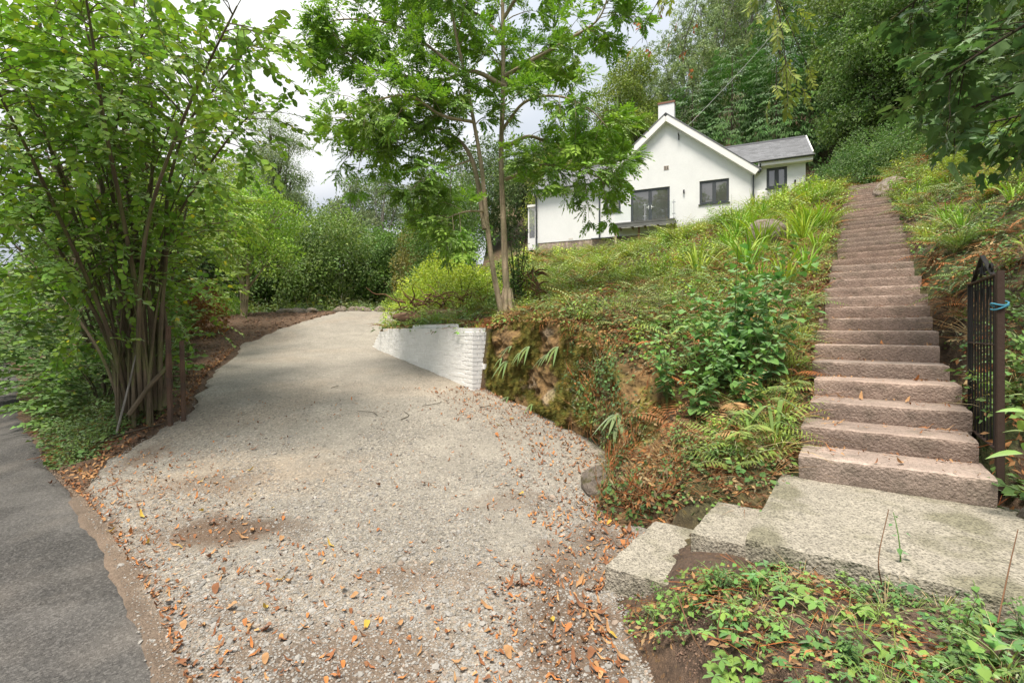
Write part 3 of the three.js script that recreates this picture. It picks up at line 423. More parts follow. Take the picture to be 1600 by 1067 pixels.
  for (const [x, y, z] of [[0.8, 9.9, 0.0], [-2.64, 10.02, 0.0], [6.5, 9.78, -0.04]]) part('wall_lamp', (() => { const g = new THREE.CylinderGeometry(0.045, 0.045, 0.2, 12); g.translate(x, y - Y0, z + 0.075); return mergeGeometries([g, B(x - 0.03, y - 0.05, x + 0.03, y + 0.05, z, z + 0.05)].map((q) => q.toNonIndexed())); })(), dark, house);
  const vent = part('air_brick', B(-0.34, 11.33, -0.06, 11.57, -0.01, 0.02), mat({ color: C(0.42, 0.36, 0.31) }), house); for (let i = 0; i < 2; i++) for (let j = 0; j < 3; j++) part('slot', B(-0.31 + i * 0.13, 11.355 + j * 0.07, -0.22 + i * 0.13, 11.395 + j * 0.07, 0.02, 0.024), dark, vent);
  part('air_brick', B(-6.3, 7.62, -6.0, 7.72, -0.04, -0.02), mat({ color: C(0.6, 0.58, 0.55) }), house);
  part('meter_box', bevelBox(0.5, 0.78, 0.08, 0.01, 4.92, 9.07 - Y0, 0.0), white, house); pipe('meter_pipe', [[4.7, 8.68, 0.03], [4.7, 8.3, 0.03]], 0.02);
  part('cable_bracket', mergeGeometries([B(0.48, 13.0, 0.54, 13.3, 0, 0.04), B(0.48, 13.26, 0.54, 13.3, 0.04, 0.34)]), dark, house);
  part('rear_roof', (() => { const g = B(7.1, 9.75, 7.75, 9.8, -3.2, -1.6); g.rotateX(0); return g; })(), slateMats[1], house); part('rear_board', B(7.02, 9.45, 7.7, 9.745, -3.1, -1.7), white, house);
  // glazed porch at the far end
  part('porch_wall', B(-9.3, 7.2, -8.75, 8.0, -2.2, -0.4), render, house); const pf = part('porch_frame', mergeGeometries([B(-9.3, 8.0, -9.22, 10.1, -0.5, -0.42), B(-8.8, 8.0, -8.72, 10.1, -0.5, -0.42), B(-9.3, 10.1, -8.72, 10.25, -2.2, -0.3)]), white, house); const pp = part('pane', new THREE.PlaneGeometry(0.42, 2.1), glass, pf); pp.position.set(-9.01, 9.05 - Y0, -0.46);
  // deck on posts in front of the glass doors
  const timber = mat({ map: tex(256, 256, (u, v) => { const g = fbm(u * 4, v * 40, 4, 321, 4); const k = 0.8 + 0.5 * (g - 0.5); return [0.17 * k, 0.175 * k, 0.175 * k]; }), roughness: 0.85 }), post = mat({ color: C(0.33, 0.27, 0.2), roughness: 1 }), steel = mat({ color: C(0.55, 0.56, 0.57), metalness: 0.8, roughness: 0.35 });
  const dk = part('deck', B(-3.16, 7.86, 0.41, 8.06, 1.14, 1.2), timber, house); part('fascia', B(0.35, 7.86, 0.41, 8.06, 0.02, 1.136), timber, dk); part('fascia', B(-3.16, 7.86, -3.1, 8.06, 0.02, 1.136), timber, dk); part('fascia', B(-3.17, 8.064, 0.42, 8.12, 1.13, 1.215), timber, dk);
  for (let k = 0; k < 8; k++) part('deck_board', B(-3.15, 8.125, 0.4, 8.15, 0.03 + k * 0.15, 0.17 + k * 0.15), timber, dk);
  for (let k = 0; k < 5; k++) part('joist', B(-2.9 + k * 0.75, 7.9, -2.84 + k * 0.75, 8.05, 0.03, 1.13), post, dk);
  part('post', B(-3.06, 5.9, -2.94, 7.855, 1.0, 1.12), post, dk); part('post', B(-1.7, 6.2, -1.6, 7.855, 0.9, 1.0), mat({ color: C(0.14, 0.07, 0.04) }), dk); part('post', B(0.2, 6.4, 0.3, 7.855, 0.9, 1.0), post, dk);
  for (const x of [-1.28, 0.34]) { const p = part('railing_post', B(x - 0.02, 8.12, x + 0.02, 9.22, 1.1, 1.14), steel, dk); for (const y of [8.4, 9.05]) part('clamp', B(x - 0.09, y, x + 0.09, y + 0.05, 1.09, 1.15), steel, p); }
  for (const [x0, x1] of [[-3.05, -1.36], [-1.2, 0.26]]) { const g = part('glass_panel', new THREE.PlaneGeometry(x1 - x0, 0.9), new THREE.MeshPhysicalMaterial({ color: C(0.93, 0.97, 0.95), transmission: 1, thickness: 0, roughness: 0.02, ior: 1.5 }), dk); g.position.set((x0 + x1) / 2, 8.72 - Y0, 1.12); }
  const sg = part('glass_panel', new THREE.PlaneGeometry(1.0, 0.9), new THREE.MeshPhysicalMaterial({ color: C(0.93, 0.97, 0.95), transmission: 1, thickness: 0, roughness: 0.02, ior: 1.5 }), dk); sg.rotation.y = Math.PI / 2; sg.position.set(0.36, 8.72 - Y0, 0.58);
}
// overhead cable from the gable up into the woods
{ const a = V(9.87, 13.28, 28.45), b = V(27, 33, 41); const pts = Array.from({ length: 40 }, (_, k) => { const t = k / 39, p = a.clone().lerp(b, t); p.y -= 4 * 0.5 * t * (1 - t); return p; }); solo('overhead_cable', tube(pts, 0.014, 6), mat({ color: C(0.3, 0.3, 0.3) }), 'grey overhead cable running from the gable into the trees', 'cable'); }

// ---------------------------------------------------------------- old iron gate standing open beside the steps
{
  const iron = mat({ color: C(0.016, 0.015, 0.016), roughness: 0.55, metalness: 0.4, bumpMap: bumpGrain, bumpScale: 0.002 }), rust = mat({ color: C(0.05, 0.03, 0.022), roughness: 0.85, metalness: 0.2, bumpMap: bumpGrain, bumpScale: 0.003 });
  const t = thing('iron_gate', 'old black iron bar gate with arched top standing open beside the steps', 'gate', [3.45, 0.74, -3.45]); t.rotation.y = Math.atan2(0.80, 0.55);    // local +x from the hinge away up the slope
  const w = 0.94, h = 1.36, bar = (x0, y0, x1, y1, tk = 0.016, dp = 0.016) => { const l = Math.hypot(x1 - x0, y1 - y0), g = bevelBox(l, tk, dp, 0.003); g.rotateZ(Math.atan2(y1 - y0, x1 - x0)); g.translate((x0 + x1) / 2, (y0 + y1) / 2, 0); return g; };
  part('stile', bar(0, 0, 0, h, 0.028, 0.03), rust, t); part('stile', bar(w, 0, w, h, 0.028, 0.03), iron, t); part('rail', bar(0, h, w, h, 0.012, 0.045), rust, t); part('rail', bar(0.02, h - 0.5, w - 0.02, h - 0.5, 0.008, 0.03), rust, t); part('rail', bar(0.02, 0.12, w - 0.02, 0.12, 0.012, 0.04), rust, t);
  for (let k = 1; k < 9; k++) { const x = w * k / 9; const b = part('bar', bar(x, 0.1, x, h - 0.005, 0.011, 0.011), iron, t); if (k % 2) { const s = []; for (const sd of [-1, 1]) { const pts = []; for (let q = 0; q <= 10; q++) { const a = q / 10 * 4.2; pts.push(new V3(x + sd * (0.022 + 0.016 * Math.cos(a)), h - 0.16 + 0.11 * (q / 10) + 0.018 * Math.sin(a), 0.012)); } s.push(tube(pts, 0.006, 5)); } part('scroll', mergeGeometries(s), iron, b); } }
  part('arch', mergeGeometries([bar(w * 0.5, h + 0.19, w * 0.86, h + 0.01, 0.014, 0.03), bar(w * 0.5, h + 0.19, w * 0.14, h + 0.01, 0.014, 0.03)]), iron, t);
  for (const [cx, s] of [[0.2, 1], [0.8, -1], [0.42, -1], [0.58, 1]]) { const pts = []; for (let q = 0; q <= 16; q++) { const a = q / 16 * 5.2, r = 0.05 - 0.03 * q / 16; pts.push(new V3(w * cx + s * r * Math.cos(a), h + 0.06 + r * Math.sin(a), 0)); } part('scroll', tube(pts, 0.008, 6), iron, t); }
  part('finial', (() => { const g = new THREE.ConeGeometry(0.02, 0.1, 6); g.translate(w * 0.5, h + 0.1, 0); return g; })(), iron, t);
  const pst = part('gate_post', bar(-0.07, -0.25, -0.07, h + 0.02, 0.04, 0.04), rust, t); part('hinge', bar(-0.08, 1.12, 0.02, 1.12, 0.03, 0.03), rust, pst); part('hinge', bar(-0.08, 0.2, 0.02, 0.2, 0.03, 0.03), rust, pst);
  const tie = []; for (let q = 0; q <= 22; q++) { const a = q / 22 * 11; tie.push(new V3(-0.05 + 0.05 * Math.cos(a), h - 0.2 - q * 0.002 + 0.012 * Math.sin(a * 1.7), 0.045 * Math.sin(a))); } part('rope', tube(tie, 0.006, 5), mat({ color: C(0.06, 0.25, 0.36), roughness: 1 }), t).userData.label = 'blue plastic twine tied round the gate';
}

// ---------------------------------------------------------------- plant kit: leaves, sprays and clumps; a leaf lies along +z with its face up +y
function leaf(len, wid, segs = 1, fold = 0.25, droop = 0.25, peak = 0.42, sharp = 1) {
  const pos = [], idx = [];
  if (segs === 1) { const y = fold * wid * 0.5; pos.push(0, 0, 0, -wid / 2, y, len * peak, 0, -droop * len * 0.5, len, wid / 2, y, len * peak, 0, -droop * len * 0.12, len * peak); idx.push(0, 4, 1, 1, 4, 2, 0, 3, 4, 4, 3, 2); }
  else { for (let k = 0; k <= segs; k++) { const t = k / segs, q = t < peak ? Math.sin(t / peak * Math.PI / 2) : Math.cos((t - peak) / (1 - peak) * Math.PI / 2), w = wid / 2 * Math.pow(Math.max(q, 0), sharp), y = -droop * len * t * t * 0.5; pos.push(-w, y + fold * w, t * len, 0, y, t * len, w, y + fold * w, t * len); } for (let k = 0; k < segs; k++) { const a = k * 3; idx.push(a, a + 1, a + 3, a + 1, a + 4, a + 3, a + 1, a + 2, a + 4, a + 2, a + 5, a + 4); } }
  const g = new THREE.BufferGeometry(); g.setAttribute('position', new THREE.Float32BufferAttribute(pos, 3)); g.setIndex(idx); return g;
}
function lobedLeaf(size) {                                   // a five-lobed maple leaf with a little sag
  const R = [0.12, 0.42, 0.3, 0.78, 0.52, 1.0, 0.52, 0.78, 0.3, 0.42, 0.12], A = [-2.6, -1.95, -1.45, -0.98, -0.5, 0, 0.5, 0.98, 1.45, 1.95, 2.6], pos = [0, 0, 0.06 * size], idx = [];
  const pts = []; for (let k = 0; k < R.length; k++) { pts.push([A[k], R[k]]); if (k < R.length - 1) { const tip = R[k] > R[k + 1]; pts.push([mix(A[k], A[k + 1], tip ? 0.35 : 0.65), mix(R[k], R[k + 1], 0.5) * (0.97)]); } }
  for (const [a, r] of pts) pos.push(Math.sin(a) * r * size * 0.62, -0.16 * r * r * size * 0.62 + 0.05 * size * Math.abs(Math.sin(a * 2.5)), (0.28 + Math.cos(a) * r * 0.62) * size);
  for (let k = 1; k < pts.length; k++) idx.push(0, k, k + 1);
  const g = new THREE.BufferGeometry(); g.setAttribute('position', new THREE.Float32BufferAttribute(pos, 3)); g.setIndex(idx); return g;
}
const leafMat = (trans = 0.42, gloss = 0, k = 1.4) => new THREE.MeshPhysicalMaterial({ vertexColors: true, color: C(k * 0.93, k * 1.03, k * 0.75), transmission: trans, thickness: 0, roughness: 0.95, clearcoat: gloss, clearcoatRoughness: 0.38, side: THREE.DoubleSide });
const LEAF = leafMat(0.4, 0.08, 1.5), SHINY = leafMat(0.32, 0.22, 1.5), DRY = mat({ vertexColors: true, roughness: 1, side: THREE.DoubleSide }), WOODV = mat({ vertexColors: true, roughness: 1 });
const tint = (r, k = 0.2, y = 0.1) => { const a = 1 + (r() - 0.5) * 2 * k, b = (r() - 0.5) * 2 * y; return C(a * (1 + b), a, a * (1 - b)); };
const ballDir = (r) => { const z = r() * 2 - 1, a = r() * 6.2832, s = Math.sqrt(1 - z * z); return new V3(s * Math.cos(a), z, s * Math.sin(a)); };
const TWIGC = C(0.9, 0.6, 0.55);
function stemInto(g, pts, r0, r1, c, sides = 4) { g.add(tube(pts, taper(r0, r1, pts.length), sides), null, c); }

// an ash shoot: compound leaves of paired leaflets round a short twig
function ashSpray(seed, leaves = 6) {
  const r = rng(seed), g = new GB(), lf = leaf(0.085, 0.037, 1, 0.25, 0.25, 0.45);
  for (let k = 0; k < leaves; k++) {
    const az = k * 2.4 + r() * 0.8, pit = 0.15 + r() * 0.9, L = 0.2 + r() * 0.11, dir = new V3(Math.cos(az) * Math.sin(pit + 0.35), Math.sin(az) * Math.sin(pit + 0.35) * 0.8 + 0.05, Math.cos(pit)).normalize(), pts = [];
    for (let q = 0; q <= 4; q++) { const t = q / 4; pts.push(dir.clone().multiplyScalar(L * t).add(new V3(0, -0.15 * L * t * t, 0.02))); }
    stemInto(g, pts, 0.003, 0.0012, C(1.1, 0.9, 0.7), 3);
    const shade = tint(r, 0.16, 0.1), n = 5;
    for (let q = 0; q <= n; q++) { const t = 0.32 + 0.68 * q / n, p = dir.clone().multiplyScalar(L * t).add(new V3(0, -0.15 * L * t * t, 0.02)); const side = new V3().crossVectors(UP, dir).normalize(); for (const s of q === n ? [0] : [-1, 1]) { const ld = dir.clone().multiplyScalar(0.75).addScaledVector(side, s * 0.9).add(new V3(0, -0.2 + r() * 0.3, 0)).normalize(), sc = (0.75 + r() * 0.4) * (q === 0 ? 0.8 : 1); g.add(lf, trs(p, look(ld, UP.clone().addScaledVector(ballDir(r), 0.55)), sc), shade.clone().multiplyScalar(0.9 + r() * 0.25)); } }
  }
  return g.geo();
}
// a broad-leaved twig: alternate leaves along a curved stem
function twig(seed, { n = 8, len = 0.42, ll = 0.085, lw = 0.07, segs = 3, droop = 0.3, fan = 1.0, hang = 0.25, yellow = 0.05, wood = true, peak = 0.48, sharp = 0.8 }) {
  const r = rng(seed), g = new GB(), lf = [leaf(ll, lw, segs, 0.2, droop, peak, sharp), leaf(ll, lw * 0.9, segs, 0.35, droop * 1.6, peak, sharp), leaf(ll * 0.9, lw, segs, 0.08, droop * 0.5, peak, sharp)], pts = [], bend = (r() - 0.5) * 0.5;
  for (let q = 0; q <= 5; q++) { const t = q / 5; pts.push(new V3(bend * t * t * len, -hang * t * t * len, t * len)); }
  if (wood) stemInto(g, pts, 0.0045, 0.0015, TWIGC, 3);
  for (let k = 0; k < n; k++) { const t = 0.12 + 0.88 * (k + r() * 0.4) / n, p = new V3(bend * t * t * len, -hang * t * t * len, t * len), s = k % 2 ? 1 : -1, dir = new V3(s * fan * (1 - t * 0.5) + (r() - 0.5) * 0.5, -0.25 + (r() - 0.5) * 0.7, 0.6 + t * 0.6).normalize(), c = tint(r, 0.22, 0.12); if (r() < yellow) c.setRGB(3.0, 1.7, 0.9); g.add(lf[Math.floor(r() * 3)], trs(p, look(dir, UP.clone().addScaledVector(ballDir(r), 0.5)), 0.65 + r() * 0.55), c); }
  return g.geo();
}
// a ball of small leaves for crowns that stand further off
function clump(seed, { n = 46, R = 0.6, ll = 0.13, lw = 0.07, flat = 0.7, droop = 0.3, weep = 0 }) {
  const r = rng(seed), g = new GB(), lf = leaf(ll, lw, 1, 0.3, droop, 0.45);
  for (let k = 0; k < n; k++) { const q = ballDir(r), rad = R * Math.cbrt(0.12 + 0.88 * r()), p = new V3(q.x * rad, q.y * rad * flat, q.z * rad); let dir = q.clone().multiplyScalar(0.7).addScaledVector(ballDir(r), 0.8); dir.y -= 0.3 + weep * 1.5; if (weep) { p.y -= weep * R * r() * 1.6; } g.add(lf, trs(p, look(dir.normalize(), UP.clone().addScaledVector(ballDir(r), 0.6)), 0.65 + r() * 0.7), tint(r, 0.25, 0.12)); }
  return g.geo();
}
// a weeping strand: thin hanging twigs with tiny leaves
function strand(seed, { n = 42, len = 1.0, ll = 0.085, lw = 0.04, twigs = 4 }) {
  const r = rng(seed), g = new GB(), lf = leaf(ll, lw, 1, 0.3, 0.3, 0.45);
  for (let s = 0; s < twigs; s++) { const ox = (r() - 0.5) * 0.5, oz = (r() - 0.5) * 0.5, L = len * (0.6 + 0.5 * r()), pts = []; for (let q = 0; q <= 4; q++) { const t = q / 4; pts.push(new V3(ox * (0.2 + t), 0.12 * Math.sin(t * 2) - L * t * t * 0.9, oz * (0.2 + t))); } for (let k = 0; k < n / twigs; k++) { const t = r(), p = new V3(ox * (0.2 + t), 0.12 * Math.sin(t * 2) - L * t * t * 0.9, oz * (0.2 + t)).addScaledVector(ballDir(r), 0.06); g.add(lf, trs(p, look(new V3(ox + (r() - 0.5), -0.8, oz + (r() - 0.5)).normalize(), ballDir(r)), 0.7 + r() * 0.6), tint(r, 0.25, 0.1)); } }
  return g.geo();
}
// a feathery conifer bough: a drooping flat fan of needles in sprays
function bough(seed, { len = 1.0 }) {
  const r = rng(seed), g = new GB(), lf = leaf(0.22, 0.06, 1, 0.15, 0.5, 0.35);
  for (let k = 0; k < 44; k++) { const t = Math.sqrt(r()), w = (1 - t * 0.7) * 0.5 * len, s = (r() - 0.5) * 2, p = new V3(s * w, -0.35 * t * t * len - 0.1 * Math.abs(s) * len + (r() - 0.5) * 0.12, t * len), dir = new V3(s * 0.9, -0.45 - 0.3 * r(), 0.8); g.add(lf, trs(p, look(dir.normalize(), UP.clone().addScaledVector(ballDir(r), 0.35)), 0.6 + r() * 0.7), tint(r, 0.28, 0.08)); }
  return g.geo();
}
// blades from one root: grass, sword-leaved clumps
function blades(seed, { n = 26, len = 0.6, wid = 0.02, lean = 0.6, arch = 0.7, segs = 4, base = 0.06 }) {
  const r = rng(seed), pos = [], col = [], idx = []; let b = 0;
  for (let k = 0; k < n; k++) { const az = r() * 6.2832, L = len * (0.55 + 0.55 * r()), ln = lean * r(), ar = arch * (0.3 + r()), ox = Math.cos(az), oz = Math.sin(az), px = -oz, pz = ox, sx = ox * base * r(), sz = oz * base * r(), c = tint(r, 0.22, 0.16), w = wid * (0.7 + 0.6 * r()), tw = (r() - 0.5) * 0.8; for (let q = 0; q <= segs; q++) { const t = q / segs, h = L * (t - ar * 0.45 * t * t * t), o = L * (ln * t + ar * 0.55 * t * t), ww = w * 0.5 * (1 - Math.pow(t, 2.2)) * Math.min(1, 0.5 + t * 3), xx = sx + ox * o, zz = sz + oz * o; pos.push(xx - px * ww, h + tw * ww, zz - pz * ww, xx + px * ww, h - tw * ww, zz + pz * ww); col.push(c.r, c.g, c.b, c.r, c.g, c.b); if (q) { const a = b + q * 2; idx.push(a - 2, a - 1, a, a - 1, a + 1, a); } } b += (segs + 1) * 2; }
  const g = new THREE.BufferGeometry(); g.setAttribute('position', new THREE.Float32BufferAttribute(pos, 3)); g.setAttribute('color', new THREE.Float32BufferAttribute(col, 3)); g.setIndex(idx); g.computeVertexNormals(); return g;
}
// a fern: arching fronds with tapering pinnae
function fern(seed, { n = 9, len = 0.65, lean = 0.9, pin = 13 }) {
  const r = rng(seed), g = new GB(), lf = leaf(0.15, 0.03, 2, 0.1, 0.3, 0.25);
  for (let k = 0; k < n; k++) { const az = k / n * 6.2832 + r() * 0.5, L = len * (0.7 + 0.5 * r()), ln = lean * (0.5 + 0.7 * r()), at = (t) => new V3(Math.cos(az) * L * (ln * 0.55 * t + 0.35 * t * t), L * (0.95 * t - 0.5 * ln * t * t), Math.sin(az) * L * (ln * 0.55 * t + 0.35 * t * t)); const pts = []; for (let q = 0; q <= 5; q++) pts.push(at(q / 5)); const c = tint(r, 0.2, 0.12); stemInto(g, pts, 0.004, 0.0015, c, 3); const side = new V3(-Math.sin(az), 0, Math.cos(az)); for (let q = 1; q <= pin; q++) { const t = 0.14 + 0.86 * q / pin, p = at(t), fw = at(Math.min(1, t + 0.05)).sub(at(t - 0.05)).normalize(), sc = L / 0.65 * Math.sin(Math.min(1, (1 - t) * 1.5 + 0.1) * Math.PI / 2) * (t < 0.3 ? t / 0.3 * 0.4 + 0.6 : 1); for (const s of [-1, 1]) g.add(lf, trs(p, look(side.clone().multiplyScalar(s).addScaledVector(fw, 0.45).add(new V3(0, -0.2 - r() * 0.2, 0)).normalize(), fw.clone().cross(side).y > 0 ? UP : UP), sc * (0.9 + r() * 0.2)), c); } }
  return g.geo();
}
// strap leaves hanging from a root: hart's tongue
function straps(seed, { n = 8, len = 0.34, wid = 0.05, up = 0.6, spread = 1.3 }) {
  const r = rng(seed), g = new GB();
  for (let k = 0; k < n; k++) { const az = Math.PI / 2 + (r() - 0.5) * 2 * spread, lf = leaf(len * (0.6 + 0.6 * r()), wid * (0.8 + 0.4 * r()), 7, 0.18, 2.6 + 1.4 * r(), 0.35, 0.6); g.add(lf, trs(new V3(0, 0, 0), look(new V3(Math.cos(az), up * (0.4 + r()), Math.sin(az)).normalize()), 1), tint(r, 0.2, 0.12)); }
  return g.geo();
}
// low leaves on the ground: ivy, bramble, dead leaves
function carpet(seed, { n = 16, R = 0.22, ll = 0.05, lw = 0.042, h = 0.1, segs = 2, stalks = 0, tilt = 0.5, peak = 0.4 }) {
  const r = rng(seed), g = new GB(), lf = [leaf(ll, lw, segs, 0.2, 0.4, peak, 0.8), leaf(ll, lw * 0.8, segs, 0.4, 0.2, peak, 0.8)];
  for (let k = 0; k < n; k++) { const a = r() * 6.2832, rad = R * Math.sqrt(r()), p = new V3(Math.cos(a) * rad, 0.01 + h * r() * (1 - rad / R * 0.6), Math.sin(a) * rad); g.add(lf[k % 2], trs(p, look(new V3(Math.cos(a + r() * 2 - 1), (r() - 0.5) * tilt, Math.sin(a + r() * 2 - 1)).normalize(), UP.clone().addScaledVector(ballDir(r), tilt)), 0.6 + r() * 0.7), tint(r, 0.28, 0.14)); }
  for (let k = 0; k < stalks; k++) { const a = r() * 6.2832, p0 = new V3((r() - 0.5) * R, 0, (r() - 0.5) * R), p1 = p0.clone().add(new V3(Math.cos(a) * R * 1.2, h * (0.5 + r()), Math.sin(a) * R * 1.2)); stemInto(g, [p0, p0.clone().lerp(p1, 0.5).add(new V3(0, h * 0.4, 0)), p1], 0.0035, 0.002, C(1.3, 0.8, 0.6), 3); }
  return g.geo();
}
// a leafy upright or arching stem (bramble, nettle, seedling)
function leafyStem(seed, { h = 0.5, n = 12, ll = 0.08, lw = 0.06, lean = 0.3, segs = 3, stems = 1, pairs = false, peak = 0.38 }) {
  const r = rng(seed), g = new GB(), lf = [leaf(ll, lw, segs, 0.2, 0.5, peak, 0.8), leaf(ll, lw * 0.85, segs, 0.35, 0.8, peak, 0.8)];
  for (let s = 0; s < stems; s++) { const az = r() * 6.2832, H = h * (0.65 + 0.5 * r()), ln = lean * (0.4 + r()), at = (t) => new V3(Math.cos(az) * H * ln * t * t + (s ? Math.cos(az) * 0.05 : 0), H * (t - ln * 0.35 * t * t), Math.sin(az) * H * ln * t * t), pts = []; for (let q = 0; q <= 5; q++) pts.push(at(q / 5)); stemInto(g, pts, 0.004, 0.002, C(1.1, 0.8, 0.6), 4); for (let k = 0; k < n; k++) { const t = 0.15 + 0.85 * (k + 0.5) / n, p = at(t), a0 = k * (pairs ? 1.57 : 2.4) + r() * 0.4; for (const o of pairs ? [0, Math.PI] : [0]) { const d = new V3(Math.cos(a0 + o), 0.15 - r() * 0.5, Math.sin(a0 + o)).normalize(); g.add(lf[k % 2], trs(p.clone().addScaledVector(d, 0.015 + 0.02 * r()), look(d, UP.clone().addScaledVector(ballDir(r), 0.3)), (0.7 + 0.5 * r()) * (1.1 - t * 0.5)), tint(r, 0.2, 0.12)); } } }
  return g.geo();
}

// creeping weed with leaves of five leaflets on thin stalks
function cinque(seed, n = 6, size = 1) {
  const r = rng(seed), g = new GB(), lf = leaf(0.05 * size, 0.024 * size, 3, 0.25, 0.3, 0.58, 0.8);
  for (let k = 0; k < n; k++) { const a = r() * 6.283, R = 0.04 + 0.14 * r(), p = new V3(Math.cos(a) * R, 0.03 + 0.09 * r(), Math.sin(a) * R), c = tint(r, 0.25, 0.14), t0 = r() * 6, up = UP.clone().addScaledVector(ballDir(r), 0.35); stemInto(g, [new V3(p.x * 0.2, 0, p.z * 0.2), new V3(p.x * 0.7, p.y * 0.9, p.z * 0.7), p], 0.0016, 0.001, C(1.2, 0.9, 0.7), 3); for (let q = 0; q < 5; q++) { const b = t0 + (q - 2) * 1.15; g.add(lf, trs(p, look(new V3(Math.cos(b), 0.1 - 0.3 * r(), Math.sin(b)).normalize(), up), (0.8 + 0.3 * r()) * (q === 2 ? 1.15 : q % 4 === 0 ? 0.75 : 1)), c); } }
  return g.geo();
}

// ---- wood
const barkMap = (seed, base, moss, amt) => tex(256, 512, (u, v) => { const f = fbm(u * 8, v * 3, 5, seed, 0), s = fbm(u * 24, v * 5, 4, seed + 3), g = sstep(0.5, 0.68, fbm(u * 4 + 3, v * 4, 4, seed + 9)) * amt, k = 0.7 + 0.55 * (f - 0.4) + 0.6 * (s - 0.5); return [mix(base[0], moss[0], g) * k, mix(base[1], moss[1], g) * k, mix(base[2], moss[2], g) * k]; });
const barkBump = tex(256, 512, (u, v) => 0.6 * fbm(u * 26, v * 6, 4, 341) + 0.4 * fbm(u * 60, v * 40, 3, 343), false);
const ashBark = mat({ map: barkMap(351, [0.47, 0.38, 0.265], [0.31, 0.3, 0.16], 0.45), bumpMap: barkBump, bumpScale: 0.02, roughness: 1 }), hazelBark = mat({ map: barkMap(361, [0.19, 0.15, 0.1], [0.17, 0.18, 0.07], 0.85), bumpMap: barkBump, bumpScale: 0.02, roughness: 1 }), darkBark = mat({ map: barkMap(371, [0.1, 0.075, 0.052], [0.08, 0.1, 0.035], 0.6), bumpMap: barkBump, bumpScale: 0.03, roughness: 1 }), birchBark = mat({ map: barkMap(375, [0.32, 0.3, 0.27], [0.1, 0.09, 0.07], 0.8), bumpMap: barkBump, bumpScale: 0.01, roughness: 1 });
// side shoots from limbs: returns the wood and the places where sprays sit
function branching(limbs, r, { from = 0.25, every = 0.16, len = [0.4, 1.0], lift = 0.25, sub = 3, rad = 0.008, out = 0.9 }) {
  const g = new GB(), tips = [];
  for (const L of limbs) {
    const pts = spline(L.p.map(([x, y, d]) => V(x, y, d)), Math.max(10, L.p.length * 5)), n = pts.length; g.add(tube(pts, taper(L.r0, L.r1, n, L.e || 0.9), L.r0 > 0.08 ? 12 : 7));
    let total = 0; for (let k = 1; k < n; k++) total += pts[k].distanceTo(pts[k - 1]); const f0 = L.from ?? from;
    for (let s = total * f0; s < total; s += every * (0.6 + 0.8 * r()) * (L.sparse || 1)) {
      const k = Math.min(n - 2, Math.floor(s / total * (n - 1))), p = pts[k].clone(), T = pts[k + 1].clone().sub(pts[Math.max(0, k - 1)]).normalize(); let dir = ballDir(r); dir.addScaledVector(T, -dir.dot(T)).normalize().multiplyScalar(out).addScaledVector(T, 0.55).add(new V3(0, lift, 0)).normalize();
      const l = mix(len[0], len[1], r()) * (1 - 0.35 * s / total), c = []; const sag = new V3(0, -0.28 * l, 0); for (let q = 0; q <= 4; q++) { const t = q / 4; c.push(p.clone().addScaledVector(dir, l * t).addScaledVector(sag, t * t).add(ballDir(r).multiplyScalar(0.03 * l * t))); }
      g.add(tube(c, taper(rad, 0.003, 5), 5)); for (let q = 0; q < sub; q++) { const t = 0.35 + 0.65 * (q + 1) / sub, kk = Math.min(3, Math.floor(t * 4)), pp = c[kk].clone().lerp(c[kk + 1], t * 4 - kk), d2 = c[kk + 1].clone().sub(c[kk]).normalize(); if (q < sub - 1) { const w = ballDir(r); d2.multiplyScalar(0.6).addScaledVector(w, 0.8).normalize(); } tips.push({ p: pp, d: d2 }); }
    }
    tips.push({ p: pts[n - 1].clone(), d: pts[n - 1].clone().sub(pts[n - 2]).normalize() });
  }
  return { wood: g.geo(), tips };
}
function leafOut(name, tips, geos, material, r, scale, base, vary, parent, face = 0.5) {    // one instanced layer per template
  const lists = geos.map(() => []);
  for (const t of tips) { const k = Math.floor(r() * geos.length), q = look(t.d, UP.clone().addScaledVector(ballDir(r), face)), c = tint(r, vary, 0.1); lists[k].push({ m: trs(t.p, q, mix(scale[0], scale[1], r())), c: C(base.r * c.r, base.g * c.g, base.b * c.b) }); }
  lists.forEach((l, k) => l.length && instances(name, geos[k], material, l, parent));
}

